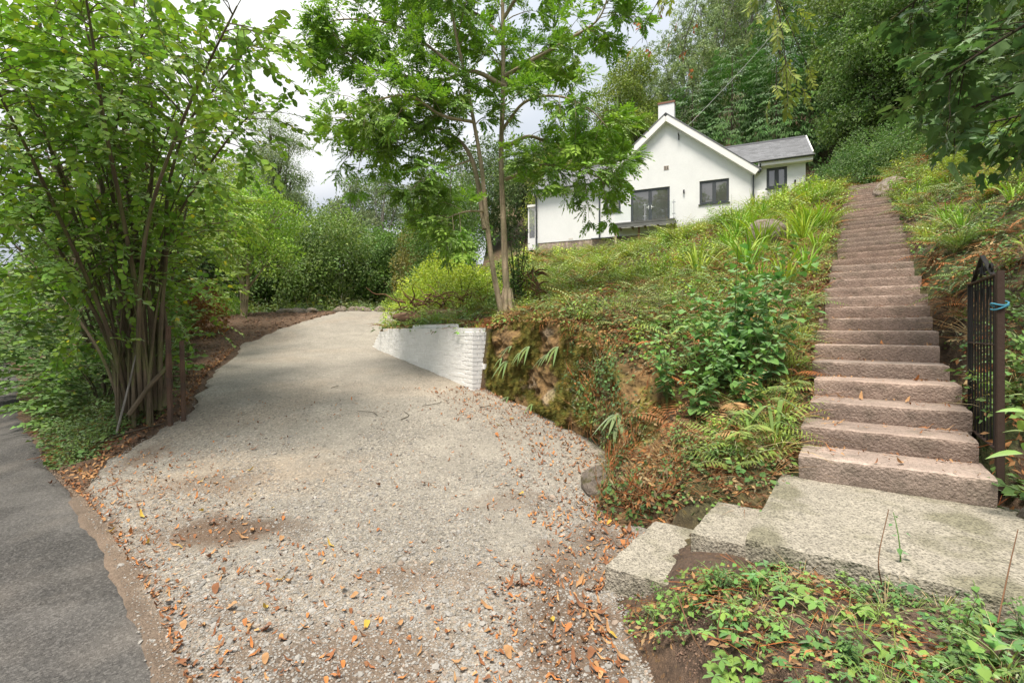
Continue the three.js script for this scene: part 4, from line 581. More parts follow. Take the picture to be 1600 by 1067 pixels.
// ---------------------------------------------------------------- the two trees that frame the drive
const ashLimbs = [{r0:0.092,r1:0.025,p:[[-0.04,1.95,9.8],[-0.12,2.69,9.8],[-0.17,3.85,9.8],[-0.22,5.14,9.8],[-0.18,6.69,9.8],[-0.19,8.37,9.8],[-0.22,10.04,9.8],[-0.26,11.72,9.8]]},
{r0:0.072,r1:0.02,p:[[-0.19,1.98,9.72],[-0.36,2.8,9.65],[-0.48,3.68,9.6],[-0.6,4.91,9.5],[-0.74,5.74,9.4],[-0.89,6.56,9.3],[-1.07,7.35,9.2],[-1.2,8.25,9.1],[-1.3,9.6,9.0]]},
{r0:0.055,r1:0.012,p:[[-0.54,3.71,9.6],[-0.8,5.11,9.7],[-1.06,5.5,9.7],[-1.57,5.76,9.7],[-2.15,5.58,9.6],[-2.5,5.39,9.5]]},
{r0:0.05,r1:0.01,p:[[-0.15,6.63,9.8],[-0.79,6.78,9.5],[-1.31,6.5,9.3],[-2.18,6.46,9.0],[-2.78,6.55,8.8],[-3.26,7.1,8.7]]},
{r0:0.042,r1:0.01,p:[[-0.12,4.76,9.8],[0.12,4.76,9.5],[0.48,4.87,9.3],[1.07,4.72,9.0],[1.74,4.42,8.8]]},
{r0:0.045,r1:0.01,p:[[-0.14,5.4,9.8],[0.4,5.78,10.2],[1.11,5.6,10.5],[1.85,5.78,10.8],[2.68,5.56,11]]},
{r0:0.045,r1:0.01,p:[[-0.17,6.82,9.8],[0.37,6.92,9.4],[1.07,7.11,9.0],[1.56,7.34,8.8],[1.77,7.85,8.7]]},
{r0:0.045,r1:0.01,p:[[-0.18,7.59,9.8],[-0.81,8.44,10.3],[-2.13,9.05,10.8],[-3.47,9.76,11]]},
{r0:0.035,r1:0.008,p:[[-0.74,5.74,9.4],[-1.3,5.69,9.0],[-1.81,5.85,8.6],[-2.43,5.65,8.4],[-2.95,5.27,8.3]]},
{r0:0.035,r1:0.008,p:[[-0.89,6.56,9.3],[-1.45,6.99,9.2],[-2.16,7.41,9.1],[-3.08,7.47,9.0],[-3.63,7.29,8.9]]},
{r0:0.04,r1:0.01,p:[[-0.18,7.98,9.8],[0.25,8.48,9.6],[0.99,8.84,9.4],[1.84,9.01,9.3]]},
{r0:0.04,r1:0.01,p:[[-0.22,9.14,9.8],[-0.87,9.46,9.4],[-1.78,9.24,9],[-2.78,8.84,8.8]]},
{r0:0.035,r1:0.01,p:[[-0.18,6.43,9.8],[0.0,7.38,10.6],[0.45,8.11,11.4],[1.11,8.76,12]]},
{r0:0.022,r1:0.007,p:[[-0.8,5.11,9.7],[-1.24,4.85,9.4],[-1.69,4.57,9.2],[-1.92,4.3,9.1]]},
{r0:0.02,r1:0.007,p:[[-0.54,4.06,9.6],[-0.85,3.96,9.2],[-1.12,3.82,9.0],[-1.29,3.71,8.9]]},
{r0:0.022,r1:0.007,p:[[-1.57,5.76,9.7],[-2.21,5.5,9.9],[-2.89,5.45,10],[-3.36,5.34,10]]},
{r0:0.035,r1:0.008,p:[[-0.17,5.79,9.8],[0.24,6.07,9.3],[0.81,5.95,8.8],[1.36,5.63,8.6],[1.68,5.25,8.5]]}];
const hazelStems = [{r0:0.05,r1:0.008,p:[[-5.54,0.49,7.2],[-5.78,2.05,7.2],[-6.06,3.76,7.2],[-6.4,5.32,7.1],[-6.59,6.46,7],[-6.82,7.57,7]]},
{r0:0.055,r1:0.008,p:[[-5.4,0.49,7.2],[-5.48,2.05,7.2],[-5.56,3.45,7.1],[-5.66,4.34,7],[-5.82,5.34,6.8],[-5.91,6.36,6.6]]},
{r0:0.045,r1:0.008,p:[[-5.31,0.53,7.2],[-5.35,1.86,7.2],[-5.45,2.9,7.2],[-5.35,3.85,7.2],[-5.31,4.7,7.2],[-5.37,5.69,7.1],[-5.48,6.55,7]]},
{r0:0.04,r1:0.008,p:[[-5.64,0.53,7.2],[-5.79,1.67,7.1],[-6.08,2.94,6.9],[-6.21,4.02,6.6],[-6.28,4.86,6.2],[-6.55,5.47,6]]},
{r0:0.036,r1:0.008,p:[[-5.73,0.53,7.2],[-5.8,1.49,7],[-5.99,2.38,6.7],[-6.23,3.11,6.4],[-6.32,3.41,6],[-6.34,3.74,5.6]]},
{r0:0.04,r1:0.008,p:[[-5.21,0.53,7.2],[-5.21,1.67,7.2],[-5.13,2.81,7.2],[-5.03,3.73,7.1],[-4.63,4.58,6.9],[-3.93,5.01,6.5],[-3.16,5.31,6]]},
{r0:0.036,r1:0.008,p:[[-5.16,0.58,7.2],[-5.17,1.48,7.3],[-5.28,2.44,7.3],[-5.1,3.09,7.2],[-4.61,3.7,7],[-4.19,3.97,6.7],[-3.62,4.37,6.4],[-3.3,4.49,6.2]]},
{r0:0.035,r1:0.008,p:[[-5.45,0.53,7.2],[-5.54,1.29,7.2],[-5.7,2.61,7.1],[-5.67,3.67,6.9],[-5.38,4.45,6.6],[-4.89,5.1,6.2],[-4.27,5.49,5.8]]},
{r0:0.045,r1:0.008,p:[[-5.67,0.52,7.3],[-5.89,1.48,7.4],[-6.27,2.56,7.5],[-6.6,3.57,7.6],[-7.09,5.01,7.7],[-7.49,6.18,7.8],[-7.89,7.56,8]]},
{r0:0.04,r1:0.008,p:[[-5.33,0.52,7.3],[-5.4,1.28,7.4],[-5.53,2.26,7.5],[-5.68,3.27,7.6],[-5.88,4.51,7.7],[-6.0,5.77,7.8],[-6.05,7.14,8]]},
{r0:0.035,r1:0.008,p:[[-5.68,0.53,7.2],[-5.64,1.67,6.8],[-5.63,2.82,6.2],[-5.53,3.67,5.6],[-5.37,4.16,5.1],[-5.31,4.59,4.8]]},
{r0:0.035,r1:0.008,p:[[-5.42,0.55,7.1],[-5.23,1.67,6.8],[-4.65,3.06,6.2],[-3.83,4.04,5.6],[-3.22,4.62,5.2],[-2.83,5.04,5]]},
{r0:0.04,r1:0.008,p:[[-5.32,0.55,7.1],[-5.27,1.85,6.9],[-5.06,3.25,6.3],[-4.8,4.23,5.7],[-4.6,5.03,5.3],[-4.47,5.63,5]]},
{r0:0.03,r1:0.008,p:[[-5.5,0.5,7.4],[-5.75,1.46,7.8],[-5.72,2.64,8.2],[-5.64,3.77,8.4],[-5.48,5.02,8.5],[-5.26,6.14,8.5]]},
{r0:0.03,r1:0.008,p:[[-5.86,0.52,7.3],[-6.32,1.28,7.5],[-7.09,2.18,7.7],[-7.9,3.0,7.8],[-8.62,3.62,7.8]]}];
const local = (limbs, [ox, oy, od]) => limbs.map((L) => ({ ...L, p: L.p.map(([x, y, d]) => [x - ox, y - oy, d - od]) }));
{
  const o = [-0.1, 1.95, 9.8], t = thing('ash_tree', 'tall young ash tree with forked pale trunk behind the white brick wall', 'tree', [o[0], o[1], -o[2]]), r = rng(101);
  const trunks = local(ashLimbs.slice(0, 2), o), limbs = local(ashLimbs.slice(2), o);
  const A = branching(trunks.map((L) => ({ ...L, from: 0.5, e: 0.55 })), r, { every: 0.19, len: [0.7, 1.8], sub: 4, rad: 0.014, lift: 0.3 }), B = branching(limbs, r, { every: 0.1, len: [0.3, 1.05], sub: 3, from: 0.25, lift: 0.12 });
  const fl = []; for (let k = 0; k < 7; k++) { const a = k / 7 * 6.283, R = 0.2 + 0.08 * r(); fl.push(tube([new V3(Math.cos(a) * R * 1.35, -0.12, Math.sin(a) * R * 1.25), new V3(Math.cos(a) * R * 0.7, 0.06, Math.sin(a) * R * 0.7), new V3(Math.cos(a) * 0.1, 0.32, Math.sin(a) * 0.1), new V3(Math.cos(a) * 0.06, 0.6, Math.sin(a) * 0.06)], [0.03, 0.045, 0.05, 0.04], 8)); }
  part('trunk', mergeGeometries([A.wood, ...fl.map((g) => { g.setAttribute('color', new THREE.Float32BufferAttribute(new Float32Array(g.attributes.position.count * 3).fill(1), 3)); return g; })]), ashBark, t); part('limbs', B.wood, ashBark, t, 'stuff').name = 'branches';
  const sprays = [1, 2, 3, 4, 5].map((k) => ashSpray(110 + k, 5 + (k % 3)));
  const tips = [...A.tips, ...B.tips]; leafOut('crown', tips, sprays, LEAF, r, [0.85, 1.35], C(0.135, 0.235, 0.02), 0.22, t, 0.4);
  console.log('ash sprays', tips.length);
}
{
  const o = [-5.6, 0.4, 7.2], t = thing('hazel_tree', 'many-stemmed mossy hazel with round leaves between the lane and the drive', 'tree', [o[0], o[1], -o[2]]), r = rng(131);
  const stems = local(hazelStems, o);
  for (let k = 0; k < 16; k++) { const a = r() * 6.283, bx = (r() - 0.5) * 0.75, bd = (r() - 0.5) * 0.5, lean = 0.25 + 0.5 * r(), h = 2.6 + 2.6 * r(), p = []; for (let q = 0; q <= 5; q++) { const u = q / 5; p.push([bx + Math.cos(a) * lean * h * 0.6 * u * u + bx * u * 0.6 - 0.25 * u, -0.08 + h * u, bd + Math.sin(a) * lean * h * 0.5 * u * u]); } stems.push({ r0: 0.014 + 0.018 * r(), r1: 0.006, p, from: 0.7, sparse: 1.5 }); }
  for (let k = 0; k < 8; k++) { const bx = 0.12 + (r() - 0.5) * 0.45, bd = (r() - 0.5) * 0.4, h = 0.8 + 1.0 * r(); stems.push({ r0: 0.022 + 0.02 * r(), r1: 0.016, p: [[bx, -0.1, bd], [bx + (r() - 0.5) * 0.1, h * 0.5, bd], [bx + (r() - 0.5) * 0.25, h, bd + (r() - 0.5) * 0.2]], from: 0.97 }); }
  const A = branching(stems.map((L, k) => ({ from: [3, 4, 10, 14].includes(k) ? 0.32 : [2, 5, 6, 9, 13].includes(k) ? 0.68 : 0.58, ...L })), r, { every: 0.095, len: [0.3, 0.95], sub: 3, rad: 0.007, lift: 0.05, out: 1.0 });
  part('stems', A.wood, hazelBark, t, 'stuff').name = 'trunk';
  const g = [1, 2, 3, 4, 5].map((k) => twig(140 + k, { n: 8 + (k % 3), len: 0.42, ll: 0.092, lw: 0.08, yellow: 0.04 })); leafOut('crown', A.tips, g, LEAF, r, [0.8, 1.3], C(0.135, 0.225, 0.022), 0.3, t, 0.35);
  console.log('hazel twigs', A.tips.length);
}

// ---------------------------------------------------------------- trees and shrubs further off
const KIT = {
  broad: [1, 2, 3].map((k) => clump(200 + k, { n: 60, R: 0.6, ll: 0.15, lw: 0.085 })), fine: [1, 2, 3].map((k) => clump(210 + k, { n: 64, R: 0.55, ll: 0.1, lw: 0.045, weep: 0.25 })),
  weep: [1, 2, 3].map((k) => strand(220 + k, { n: 64, len: 1.2, ll: 0.11, lw: 0.045, twigs: 5 })), bough: [1, 2, 3].map((k) => bough(230 + k, { len: 1.25 })),
  near: [1, 2, 3].map((k) => clump(240 + k, { n: 60, R: 0.4, ll: 0.1, lw: 0.05, flat: 0.8 })), lance: [1, 2, 3, 4].map((k) => twig(250 + k, { n: 11, len: 0.34, ll: 0.125, lw: 0.045, segs: 3, fan: 1.2, hang: 0.2, yellow: 0.0, droop: 0.4, sharp: 0.7 })),
  round: [1, 2, 3].map((k) => twig(260 + k, { n: 9, len: 0.4, ll: 0.09, lw: 0.075, segs: 2, yellow: 0.05 })), ivy: [1, 2, 3].map((k) => carpet(270 + k, { n: 26, R: 0.3, ll: 0.06, lw: 0.055, h: 0.16, tilt: 0.9 })),
};
const COL = { dark: C(0.055, 0.105, 0.022), mid: C(0.09, 0.155, 0.028), fresh: C(0.15, 0.24, 0.03), lime: C(0.26, 0.31, 0.03), grey: C(0.15, 0.19, 0.085), deep: C(0.055, 0.13, 0.024), rusty: C(0.2, 0.085, 0.03), olive: C(0.14, 0.15, 0.035), blue: C(0.05, 0.1, 0.05) };
function crownPoints(r, h, cr, base, n, lobes, lobeR = 0.5) {
  const L = [], out = []; for (let k = 0; k < lobes; k++) { const a = k * 2.4 + r(), u = (k + 0.5) / lobes, y = mix(base, h * 0.93, u), w = cr * Math.pow(Math.sin(Math.min(1, (u * 0.85 + 0.15)) * Math.PI * 0.93), 0.6) * 0.62; L.push({ c: new V3(Math.cos(a) * w * (0.5 + 0.6 * r()), y, Math.sin(a) * w * (0.5 + 0.6 * r())), R: cr * lobeR * (0.75 + 0.5 * r()) }); }
  for (let k = 0; k < n; k++) { const l = L[k % lobes], q = ballDir(r); if (q.y < -0.55) q.y *= -0.6; const rad = l.R * (0.72 + 0.35 * r()); out.push({ p: l.c.clone().add(new V3(q.x * rad, q.y * rad * 0.85, q.z * rad)), d: q.clone().add(new V3(0, -0.25, 0)).normalize() }); }
  return { pts: out, lobes: L };
}
function tree(name, label, group, x, d, h, cr, kind, base, color, seed, { n = 420, scale = [0.8, 1.4], bark = darkBark, lobes = 9, low = 0.3, stems = 1, vary = 0.3, trunkR = 0, lobeR = 0.5, category = 'tree', sink = 0 } = {}) {
  const r = rng(seed), y = groundY(x, d) - 0.15 - sink, t = thing(name, label, category, [x, y, -d], 0, group), wood = [], R = trunkR || h * 0.016;
  if (kind === 'conifer') {
    wood.push(tube([new V3(0, 0, 0), new V3(0, h * 0.5, 0), new V3(0, h * 0.98, 0)], [R, R * 0.6, 0.02], 8)); const pts = [];
    for (let k = 0; k < n; k++) { const u = Math.pow(k / n, 0.85), yy = h * (low + (1 - low) * u), w = cr * Math.pow(1 - u, 0.75) * (0.75 + 0.4 * r()), a = k * 2.4 + r(); pts.push({ p: new V3(Math.cos(a) * w * 0.55, yy, Math.sin(a) * w * 0.55), d: new V3(Math.cos(a), -0.15 + 0.5 * u, Math.sin(a)).normalize() }); if (w > 1.6) pts.push({ p: new V3(Math.cos(a) * w * 0.8, yy - 0.25, Math.sin(a) * w * 0.8), d: new V3(Math.cos(a), -0.4, Math.sin(a)).normalize() }); }
    part('trunk', mergeGeometries(wood), bark, t); leafOut('crown', pts, KIT.bough, LEAF, r, scale, base, vary, t, 0.15); return t;
  }
  const { pts, lobes: L } = crownPoints(r, h, cr, h * low, n, lobes, lobeR);
  for (let s = 0; s < stems; s++) { const a = r() * 6.283, o = stems > 1 ? 0.16 : 0; const top = L[L.length - 1 - s % 2].c; wood.push(tube(spline([new V3(Math.cos(a) * o, -0.2, Math.sin(a) * o), new V3(Math.cos(a) * o * 1.6 + (r() - 0.5) * 0.3, h * 0.3, Math.sin(a) * o * 1.6 + (r() - 0.5) * 0.3), new V3(top.x * 0.5 + Math.cos(a) * o * 3, h * 0.62, top.z * 0.5 + Math.sin(a) * o * 3), top.clone()], 12), taper(R / Math.sqrt(stems), R * 0.15, 13, 0.8), stems > 1 ? 6 : 9)); }
  for (const l of L) { const y0 = Math.max(0.12 * h, l.c.y - (l.c.length() * 0.45)), p0 = new V3(l.c.x * 0.08, Math.min(y0, h * 0.7), l.c.z * 0.08); wood.push(tube(spline([p0, p0.clone().lerp(l.c, 0.5).add(new V3(0, -0.1 * h * r() * 0.4, 0)), l.c.clone()], 6), taper(R * 0.4, R * 0.1, 7), 6)); for (let q = 0; q < 4; q++) { const e = l.c.clone().addScaledVector(ballDir(r), l.R * 0.8); wood.push(tube([l.c.clone().lerp(p0, 0.25), l.c.clone().lerp(e, 0.5), e], taper(R * 0.15, 0.008, 3), 4)); } }
  part('trunk', mergeGeometries(wood), bark, t); leafOut('crown', pts, KIT[kind], color || LEAF, r, scale, base, vary, t, 0.5); return t;
}
function shrub(name, label, group, x, d, rx, ry, kind, base, seed, { n = 130, scale = [0.8, 1.3], m = LEAF, vary = 0.3, rz = rx, lift = 0, stems = 6 } = {}) {
  const r = rng(seed), y = groundY(x, d) - 0.05, t = thing(name, label, 'shrub', [x, y, -d], 0, group), wood = [], pts = [];
  for (let k = 0; k < stems; k++) { const a = k / stems * 6.283 + r(), e = new V3(Math.cos(a) * rx * 0.55, ry * (0.55 + 0.35 * r()) + lift, Math.sin(a) * rz * 0.55); wood.push(tube(spline([new V3(Math.cos(a) * 0.06, -0.08, Math.sin(a) * 0.06), e.clone().multiplyScalar(0.5).add(new V3(0, 0.1 * ry, 0)), e], 6), taper(0.014 + 0.012 * rx, 0.006, 7), 6)); }
  for (let k = 0; k < n; k++) { const q = ballDir(r); q.y = Math.abs(q.y) * 1.0 - 0.12; const bump = 0.72 + 0.5 * noise3(q.x * 2.2 + seed, q.y * 2.2, q.z * 2.2, seed), rad = bump * (r() < 0.75 ? 0.85 + 0.2 * r() : 0.3 + 0.5 * r()); pts.push({ p: new V3(q.x * rx * rad, lift + Math.max(0.04, q.y * ry * rad + 0.06), q.z * rz * rad), d: q.clone().add(new V3(0, 0.1, 0)).normalize() }); }
  part('stems', mergeGeometries(wood), darkBark, t, 'stuff').name = 'stem'; leafOut('foliage', pts, KIT[kind], m, r, scale, base, vary, t, 0.5); return t;
}
// -- left of the drive, behind the hazel
shrub('laurel_shrub', 'dark glossy laurel bush behind the hazel along the lane', null, -7.6, 9.2, 1.1, 2.4, 'round', C(0.075, 0.14, 0.025), 301, { n: 380, m: SHINY, scale: [0.9, 1.5] });
shrub('laurel_shrub', 'tall dark laurel bush overhanging the lane edge', null, -9.6, 11.3, 1.5, 3.6, 'round', C(0.075, 0.14, 0.025), 303, { n: 560, m: SHINY, scale: [1.0, 1.7] });
shrub('laurel_shrub', 'distant laurel bush where the lane bends out of sight', null, -13.4, 16.2, 2.2, 4.4, 'round', C(0.075, 0.14, 0.025), 305, { n: 700, m: SHINY, scale: [1.2, 2.0] });
shrub('laurel_shrub', 'low laurel spilling over the verge beside the lane', null, -6.9, 8.2, 0.6, 0.9, 'round', C(0.075, 0.14, 0.025), 307, { n: 170, m: SHINY, scale: [0.8, 1.3] });
tree('hazel_tree', 'second leafy hazel behind the mossy stems beside the lane', null, -8.8, 10.4, 7.6, 2.9, 'round', C(0.14, 0.21, 0.03), null, 309, { n: 560, scale: [1.0, 1.7], stems: 6, low: 0.2, bark: hazelBark, trunkR: 0.16, lobes: 14 });
for (const [x, d, w, h, s] of [[-17.6, 12.6, 2.2, 4.6, 381], [-21.5, 16.5, 2.6, 5.5, 383], [-25, 22, 3, 6, 385], [-22, 12, 2.6, 5.5, 387]]) shrub('hedge_bush', 'dark overgrown hedge bush on the far side of the lane', 'hedge across the lane', x, d, w, h, 'near', COL.dark, s, { n: 420, scale: [1.1, 1.8] });
tree('cherry_tree', 'bright yellow green tree behind the hazel stems', null, -9.8, 13.6, 5.6, 2.4, 'lance', C(0.19, 0.26, 0.03), null, 311, { n: 700, scale: [1.0, 1.6], stems: 3, low: 0.35 });
tree('acer_tree', 'small yellow green tree with slender stems on the bare soil', null, -10.1, 18.4, 5.1, 1.9, 'near', C(0.19, 0.29, 0.03), null, 313, { n: 300, scale: [0.8, 1.25], stems: 5, low: 0.42, bark: ashBark, trunkR: 0.14, lobes: 8 });
shrub('rusty_shrub', 'rust brown beech bush at the back of the bare soil', null, -9.7, 14.6, 0.85, 1.7, 'near', COL.rusty, 315, { n: 60 });
shrub('hydrangea_bush', 'low bright green rounded bush at the edge of the soil', null, -12.0, 19.6, 1.15, 0.95, 'near', COL.fresh, 317, { n: 90, scale: [0.7, 1] });
tree('willow_tree', 'slender grey green willow rising above the garden shrubs', null, -15.4, 32, 13.4, 2.6, 'fine', COL.grey, null, 321, { n: 520, scale: [0.8, 1.3], lobes: 12, low: 0.22, lobeR: 0.42 });
tree('willow_tree', 'second grey green willow standing behind the cherry tree', null, -19.5, 34, 11.5, 3.0, 'fine', COL.grey, null, 323, { n: 480, scale: [0.8, 1.4], lobes: 11, low: 0.22, lobeR: 0.45 });
for (const [x, d, h, s] of [[-12.6, 38, 10, 331], [-10.0, 37, 11, 333], [-7.6, 39, 11.6, 335], [-4.4, 40, 11, 337]]) tree('birch_tree', 'pale hazy birch beyond the top of the drive', 'birches beyond the drive', x, d, h, 1.9, 'weep', C(0.13, 0.165, 0.085), null, s, { n: 190, scale: [0.8, 1.3], lobes: 9, low: 0.25, bark: birchBark, lobeR: 0.4 });
for (const [x, d, h, cr, c, s, lab] of [[-12.4, 24.5, 4.2, 2.2, C(0.085, 0.14, 0.03), 341, 'dark evergreen bush behind the small yellow green tree'], [-9.2, 23.5, 4.2, 2.7, C(0.12, 0.175, 0.04), 343, 'broad pale topped evergreen bush filling the end of the drive'], [-6.8, 26, 4.0, 2.2, COL.mid, 345, 'rounded mid green bush behind the row of stones'], [-4.4, 27.5, 4.0, 2.0, COL.dark, 347, 'dark bush behind the orange tinged small tree'], [-15.6, 23, 5, 2.4, COL.dark, 349, 'tall dark bush behind the low rounded hydrangea']]) tree('evergreen_shrub', lab, 'evergreen bushes beyond the drive', x, d, h, cr, 'near', c, null, s, { n: 560, scale: [1.0, 1.6], stems: 4, low: 0.05, lobes: 10, category: 'shrub' });
for (const [x, d, h, cr, s] of [[-22, 44, 11, 4, 351], [-15, 48, 10, 4.5, 353], [-9, 50, 10, 4.2, 355], [-2.5, 50, 11, 4.5, 357], [2, 46, 8, 3.6, 359], [-30, 40, 12, 4.5, 361], [-26, 30, 9, 3.6, 363]]) tree('woodland_tree', 'distant tree in the wood beyond the garden', 'woodland beyond the garden', x, d, h, cr, 'broad', C(0.075, 0.115, 0.035), null, s, { n: 300, scale: [1.0, 1.7], low: 0.15 });
tree('maple_tree', 'mid green tree between the drive top and the house', null, -2.7, 20, 5.0, 1.9, 'near', COL.mid, null, 367, { n: 420, scale: [0.8, 1.3], stems: 3, low: 0.12 });
tree('maple_tree', 'orange tinged small tree behind the rhododendron', null, -4.0, 22.5, 4.4, 1.5, 'near', C(0.16, 0.14, 0.03), null, 369, { n: 240, scale: [0.8, 1.2], stems: 3, low: 0.15 });
shrub('rhododendron', 'yellow green rhododendron bush behind the ash trunk', null, -1.9, 15.2, 1.6, 1.8, 'near', C(0.28, 0.33, 0.03), 371, { n: 260, scale: [0.55, 0.9] });
shrub('rhododendron', 'smaller rhododendron bush just left of the ash trunk', null, -1.3, 13.2, 0.9, 1.1, 'near', C(0.22, 0.27, 0.03), 373, { n: 110, scale: [0.5, 0.8] });
shrub('fern_bush', 'light green leafy bush at the top edge of the drive', null, -4.2, 20.6, 1.2, 0.9, 'near', C(0.17, 0.23, 0.03), 375, { n: 90, scale: [0.6, 0.9] });
shrub('ivy_bush', 'dark ivy clump around the foot of the ash trunk', null, 0.12, 10.3, 0.4, 1.9, 'ivy', COL.dark, 377, { n: 80, m: SHINY, scale: [0.6, 1.0] });
// -- woods on the hill behind the house
tree('lime_tree', 'yellow green tree rising behind the gable roof', null, 9.2, 39, 12.5, 3.4, 'broad', C(0.15, 0.19, 0.03), null, 401, { n: 430, low: 0.2 });
tree('lime_tree', 'yellow green tree behind the low end of the house', null, 3.8, 38.5, 7.5, 3.2, 'broad', C(0.17, 0.19, 0.03), null, 403, { n: 320, low: 0.15 });
for (const [x, d, h, cr, s] of [[14.8, 42, 13, 4.0, 411], [18.5, 45, 17, 4.6, 413], [12.6, 47, 9.5, 3.4, 415], [23, 47, 17, 4.6, 417]]) tree('weeping_birch', 'grey green weeping birch on the hill behind the house', 'weeping birches behind the house', x, d, h, cr, 'weep', C(0.145, 0.19, 0.075), null, s, { n: 560, scale: [1.1, 1.8], lobes: 12, low: 0.2, bark: birchBark, lobeR: 0.45 });
for (const [x, d, h, cr, s] of [[17.0, 37.5, 10.5, 3.0, 421], [19.6, 36, 9.5, 2.8, 423], [21.5, 39, 12, 3.2, 425], [14.3, 38.5, 8.5, 2.6, 427], [23.6, 34.5, 9, 2.6, 429]]) tree('hemlock_tree', 'feathery dark green conifer close behind the house', 'conifers behind the house', x, d, h, cr, 'conifer', COL.deep, null, s, { n: 190, scale: [0.9, 1.5], low: 0.02 });
{
  const r = rng(431), spots = [[24.5, 33, 12, 4.2], [22, 29.5, 9, 3.4], [27, 28, 13, 4.6], [23.5, 24.5, 9.5, 3.6], [26, 20.5, 11, 4], [21.5, 20.8, 6.5, 2.8], [30, 24, 13, 4.6], [30, 34, 14, 5], [28, 40, 15, 5], [34, 44, 15, 5], [34, 30, 14, 5], [31, 17, 13, 4.6], [37, 22, 14, 5], [24, 15, 9, 3.6], [29, 11.5, 12, 4.4], [36, 14, 13, 5], [20, 16.5, 5.5, 2.4], [33, 52, 15, 5], [42, 36, 15, 5.5], [26, 54, 15, 5], [15.5, 11.5, 6, 2.6], [18.5, 13.5, 7, 3], [13.5, 8, 5.5, 2.2], [17.5, 8.5, 7, 3], [22, 12, 8, 3.2], [11.5, 5.2, 5, 2]];
  for (const [x, d, h, cr] of spots) { const k = r(), tone = k < 0.45 ? 'dense dark green' : k < 0.8 ? 'dense mid green' : 'lighter green', size = h > 12 ? 'tall' : h > 8 ? 'medium sized' : 'small', c = k < 0.45 ? C(0.055, 0.1, 0.02) : k < 0.8 ? C(0.08, 0.135, 0.025) : C(0.11, 0.16, 0.03); tree('beech_tree', `${size} ${tone} broad leaved tree on the wooded hill above the steps`, `${size} ${tone} trees above the steps`, x, d, h, cr, 'broad', c, null, Math.floor(r() * 1e6), { n: 520, scale: [0.85, 1.5], low: 0.08, lobes: 12 }); }
}
// brambles and bushes crowding the top and the right of the steps
{
  const r = rng(435);
  for (const [a, b, w, h] of [[20.5, -0.6, 1.6, 1.7], [20.2, 1.4, 1.6, 1.6], [18.4, 3.4, 1.5, 1.5], [22.5, 0.5, 2.0, 2.2], [22.5, 3.2, 2.2, 2.4], [16.2, 3.9, 1.5, 1.4], [20, 5.2, 2.2, 2.4]]) { const [x, d] = stairAt(a, b); shrub('bramble_thicket', 'green bramble thicket crowding the top of the steps', 'brambles at the top of the steps', x, d, w, h, 'near', r() < 0.5 ? C(0.09, 0.155, 0.04) : C(0.07, 0.13, 0.035), Math.floor(r() * 1e6), { n: 150, scale: [0.7, 1.1] }); }
  for (const [a, b, w, h] of [[13.5, 3.9, 1.2, 1.1], [11, 4.2, 1.2, 1.2], [8.6, 4.0, 1.1, 1.1], [6.4, 3.8, 1.0, 1.1], [4.4, 3.3, 0.9, 1.0], [2.8, 2.9, 0.7, 0.9], [9.6, 6.2, 1.6, 2.0], [13, 6.4, 1.7, 2.0], [6.2, 5.6, 1.3, 1.6], [16.5, 6.2, 1.8, 2.2], [3.9, 4.8, 1.1, 1.5], [0.9, 1.75, 0.42, 0.75], [0.2, 1.9, 0.4, 0.6], [1.9, 2.0, 0.5, 0.8], [-0.6, 1.7, 0.3, 0.4], [0.0, 1.05, 0.22, 0.4], [0.75, 1.0, 0.2, 0.45], [1.5, 1.15, 0.25, 0.5]]) { const [x, d] = stairAt(a, b); shrub('hillside_bush', 'leafy green bush on the slope right of the steps', 'bushes right of the steps', x, d, w, h, a < 7 ? 'round' : 'near', [C(0.1, 0.17, 0.04), C(0.08, 0.14, 0.035), C(0.14, 0.19, 0.035)][Math.floor(r() * 3)], Math.floor(r() * 1e6), { n: a < 2 ? 55 : 115, scale: a < 2 ? [0.5, 0.8] : [0.6, 1.0] }); }
}
// trees across the lane behind the camera, mirrored in the house windows
for (const [x, d, h, s] of [[-17, -19, 27, 441], [-25, -15, 25, 443], [-11, -25, 27, 445]]) tree('roadside_tree', 'tall tree across the lane from the drive', 'trees across the lane', x, d, h, 5, 'broad', COL.mid, null, s, { n: 300, scale: [1.6, 2.6], low: 0.35 });

